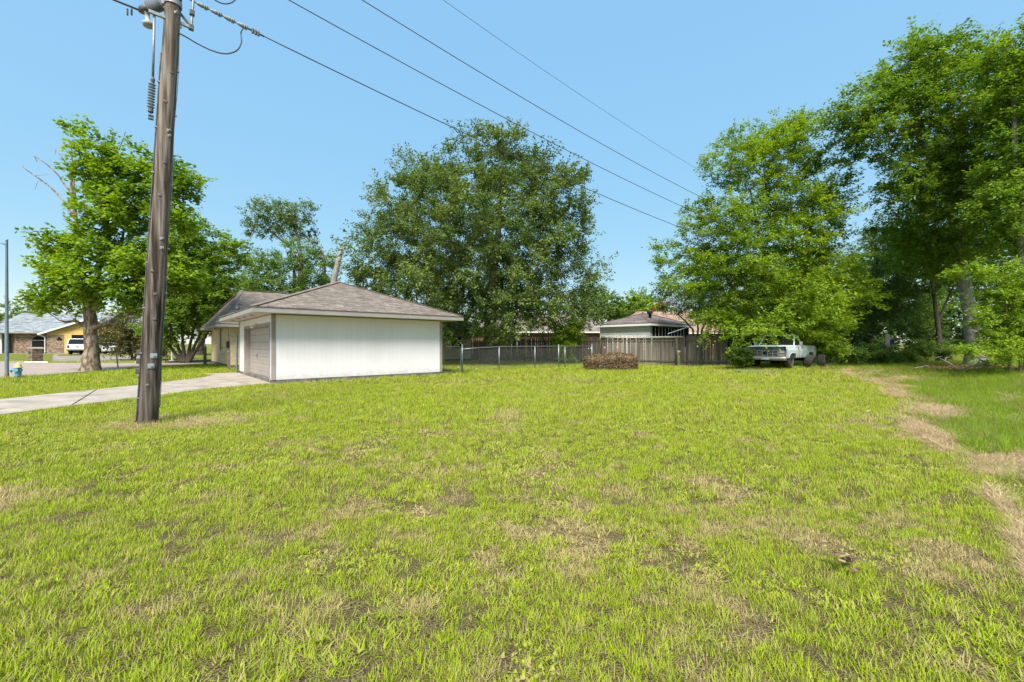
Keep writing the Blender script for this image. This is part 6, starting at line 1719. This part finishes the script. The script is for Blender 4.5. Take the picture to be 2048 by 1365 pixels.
# ================================================================== TREE-LINE DEBRIS
g = np.random.default_rng(14); n = 16000
k = (g.random(n) * 2 - 1); X = g.normal(24.5, 2.6, n); Y_ = g.normal(21.0, 1.9, n) + (X - 24.5) * -.15
keep = (dedge(X, Y_) > 2.0); X, Y_ = X[keep], Y_[keep]; n = len(X)
pp = np.stack([X, Y_, gh(X, Y_) + .02 + g.random(n) * .12 * np.exp(-((X - 24.5) / 2) ** 2)], 1)
t1 = g.normal(size=(n, 3)); t1[:, 2] *= .5; t1 /= np.linalg.norm(t1, axis=1)[:, None]; t2 = np.cross(t1, g.normal(size=(n, 3))); t2 /= np.linalg.norm(t2, axis=1)[:, None]
V = np.stack([pp - t1 * .06, pp + t2 * .035, pp + t1 * .06, pp - t2 * .035], 1).reshape(-1, 3)
link('leaf_litter', np_mesh('leaf_litter', V, np.arange(n * 4).reshape(-1, 4), v4=g.random(n)), leaf_mat('litter_leaf', (0.12, 0.06, 0.03), (0.45, 0.29, 0.15), trans=.1, rough=.8, spec=.1), label='brown fallen leaves heaped at the foot of the grey tree', cat='leaf litter', kind='stuff')
def branch(name, label, pts, rad, m=m_bark_pale, sub=()):
    o0 = np.array(pts[0]); e = empty(name, tuple(o0), label=label, cat='branch')
    q = MB(); q.tube([np.array(p) - o0 for p in pts], rad, 8); q.build('limb', m, e, smooth=True)
    for s_ in sub:
        q = MB(); q.tube([np.array(p) - o0 for p in s_], [.025, .018, .012, .008][:len(s_)], 5); q.build('twig', m, e, smooth=True)
branch('fallen_branch', 'thick pale fallen log lying before the grey tree trunk', [at(1903, 744, 20.8), at(1925, 738, 20.6), at(1945, 731.5, 20.4), at(1965, 729, 20.2), at(1978, 729, 20.1)], [.02, .035, .06, .11, .10],
       sub=[[at(1968, 726, 20.2), at(1950, 712, 20.3), at(1944, 700, 20.4), at(1945, 694, 20.4)]])
branch('fallen_branch', 'forked dead twig on the leaf heap left of the grey trunk', [at(1912, 737, 21.4), at(1902, 728, 21.6), at(1890, 722, 21.8), at(1880, 717, 22)], [.03, .025, .02, .01], sub=[[at(1890, 722, 21.8), at(1892, 716, 21.9), at(1900, 714, 22)]])
branch('fallen_branch', 'grey dead stick lying in the grass left of the leaf heap', [at(1828, 737, 21.5), at(1842, 735, 21.5), at(1856, 733, 21.6)], [.03, .045, .03], sub=[[at(1842, 735, 21.5), at(1850, 732, 21.5), at(1858, 731, 21.5)]])
branch('fallen_branch', 'short pale stick at the edge of the shaded thicket', [at(1866, 718, 23.5), at(1876, 715, 23.5), at(1884, 713.5, 23.5)], [.02, .03, .015])

# scrap roof boards in the thicket and the person beyond
m_scrap = mat('scrap_board', (.34, .30, .26), (.2, .16, .13), scale=5, rough=.9)
for lab, a, b, w_ in (('grey scrap board lying high in the thicket', at(1722, 663, 34), at(1732, 663, 34.4), .5), ('long pale scrap board sloping down right in the thicket', at(1726, 667, 33.6), at(1744, 671, 33.6), .4),
                      ('rusty horizontal beam low in the thicket', at(1688, 676, 33), at(1722, 678, 33), .28), ('pale scrap board left end of the thicket pile', at(1684, 671, 32.8), at(1698, 671, 32.9), .4)):
    q = MB(); q.bar((0, 0, 0), tuple(b - a), w_, .1); o = q.build('scrap_board', m_scrap if 'rusty' not in lab else mat('rusty_beam', (.16, .08, .05), rough=.9), None, label=lab, cat='board', group='scrap boards in the thicket'); o.location = a
for lab, px0, px1, z1 in (('grey upright panel left of the person in navy', 1770.5, 1779.5, 1.75),):
    a = foot(px0, 36.5); q = MB(); q.box(0, gx(px1, 36.5) - gx(px0, 36.5), -.02, .02, -.1, z1 + .2); o = q.build('grey_panel', mat('panel_grey', (.34, .35, .38), (.28, .29, .32), scale=3, rough=.7), None, label=lab, cat='panel'); o.location = a
def person(loc, rz):
    e = empty('person', loc, rz, label='person in navy shirt and pale trousers standing in the shade of the thicket', cat='person')
    J = {'pel': (0, 0, .98, .15), 'wst': (0, 0, 1.12, .14), 'chs': (0, .01, 1.32, .165), 'nk': (0, .02, 1.5, .06), 'hd': (0, .05, 1.62, .095), 'tp': (0, .05, 1.72, .08),
         'lsh': (-.19, 0, 1.43, .065), 'lel': (-.27, .03, 1.16, .048), 'lwr': (-.24, .2, 1.0, .036), 'lha': (-.22, .28, .98, .04),
         'rsh': (.19, 0, 1.43, .065), 'rel': (.30, .10, 1.22, .048), 'rwr': (.38, .33, 1.34, .036), 'rha': (.41, .41, 1.38, .04),
         'lhp': (-.1, 0, .9, .10), 'lkn': (-.12, .04, .5, .07), 'lan': (-.12, 0, .1, .05), 'lto': (-.13, .16, .04, .04),
         'rhp': (.1, 0, .9, .10), 'rkn': (.13, .05, .5, .07), 'ran': (.14, -.02, .1, .05), 'rto': (.15, .14, .04, .04)}
    E_ = [('pel', 'wst'), ('wst', 'chs'), ('chs', 'nk'), ('nk', 'hd'), ('hd', 'tp'), ('chs', 'lsh'), ('lsh', 'lel'), ('lel', 'lwr'), ('lwr', 'lha'), ('chs', 'rsh'), ('rsh', 'rel'), ('rel', 'rwr'), ('rwr', 'rha'),
          ('pel', 'lhp'), ('lhp', 'lkn'), ('lkn', 'lan'), ('lan', 'lto'), ('pel', 'rhp'), ('rhp', 'rkn'), ('rkn', 'ran'), ('ran', 'rto')]
    # five fingers per hand
    for sd, hx in (('l', J['lha']), ('r', J['rha'])):
        for f in range(5):
            nm = sd + 'f%d' % f; off_ = (f - 2) * .018
            J[nm] = (hx[0] + off_ + (.03 if f == 0 else 0) * (1 if sd == 'l' else -1), hx[1] + (.09 if f else .05), hx[2] - .015 * abs(f - 2), .009); E_.append((sd + 'ha', nm))
    ks = list(J); me = bpy.data.meshes.new('body'); me.from_pydata([J[k_][:3] for k_ in ks], [(ks.index(a), ks.index(b)) for a, b in E_], [])
    m_ = bpy.data.materials.new('clothing'); m_.use_nodes = True; N, L = m_.node_tree.nodes, m_.node_tree.links
    tcn = N.new('ShaderNodeTexCoord'); sx = N.new('ShaderNodeSeparateXYZ'); L.new(tcn.outputs['Object'], sx.inputs[0])
    cr = N.new('ShaderNodeValToRGB'); mr_ = N.new('ShaderNodeMath'); mr_.operation = 'DIVIDE'; mr_.inputs[1].default_value = 2.0
    L.new(sx.outputs['Z'], mr_.inputs[0]); L.new(mr_.outputs[0], cr.inputs[0]); cr.color_ramp.interpolation = 'CONSTANT'
    el = cr.color_ramp.elements; el[0].position = 0; el[0].color = (.06, .05, .04, 1); el[1].position = .045; el[1].color = (.42, .42, .40, 1)
    for p_, c_ in ((.47, (.025, .035, .09)), (.745, (.42, .27, .2)), (.835, (.45, .44, .42))):
        z_ = el.new(p_); z_.color = (*c_, 1)
    L.new(cr.outputs['Color'], N['Principled BSDF'].inputs['Base Color']); N['Principled BSDF'].inputs['Roughness'].default_value = .85
    me.materials.append(m_)
    o = bpy.data.objects.new('body', me); o.parent = e; col.objects.link(o)
    sk = o.modifiers.new('skin', 'SKIN')
    for i_, k_ in enumerate(ks):
        r_ = J[k_][3]; me.skin_vertices[0].data[i_].radius = (r_, r_ * (.75 if k_ in ('pel', 'wst', 'chs') else 1)); me.skin_vertices[0].data[i_].use_root = (k_ == 'pel')
    sb_ = o.modifiers.new('sub', 'SUBSURF'); sb_.levels = 2; sb_.render_levels = 2
    return e
try:
    pf = foot(1783.5, 37.0); person(tuple(pf), R(200))
except Exception as ex:
    print('person failed', ex)

# small litter on the lawn
for i, (px, py, lab) in enumerate(((965, 886, 'dry curled brown leaf on the middle of the lawn'), (1690, 1130, 'clump of dry brown leaves low on the right of the lawn'), (565, 880, 'dark dead leaf on the lawn right of the utility pole'), (1738, 826, 'tiny white scrap on the lawn near the hay strip'))):
    Yl = CH * FPX / (py - HOR); X = gx(px, Yl); g = np.random.default_rng(200 + i); V = []; Fq = []
    for k in range(3 if i != 1 else 9):
        P_ = []
        an = g.uniform(0, 6.28); c = g.normal(0, .015 if i != 1 else .05, 2); L_ = g.uniform(.03, .055); W_ = L_ * .45
        for u in np.linspace(-1, 1, 5):
            wv = W_ * (1 - u * u) ** .6 + .002
            for v_ in (-1, 1):
                x_ = u * L_; y_ = v_ * wv; z_ = .045 + .02 * u * u + .25 * abs(v_) * wv + .01 * k
                P_.append((c[0] + x_ * math.cos(an) - y_ * math.sin(an), c[1] + x_ * math.sin(an) + y_ * math.cos(an), z_))
        b0 = len(V); V += P_
        for u in range(4): Fq.append((b0 + 2 * u, b0 + 2 * u + 1, b0 + 2 * u + 3, b0 + 2 * u + 2))
    o = link('dead_leaf' if i != 3 else 'paper_scrap', np_mesh('dead_leaf', np.array(V), Fq, v4=g.random(len(Fq))), m_dead if i != 3 else m_white_trim, None, loc=(X, Yl, float(gh(X, Yl))), label=lab, cat='leaf' if i != 3 else 'scrap')
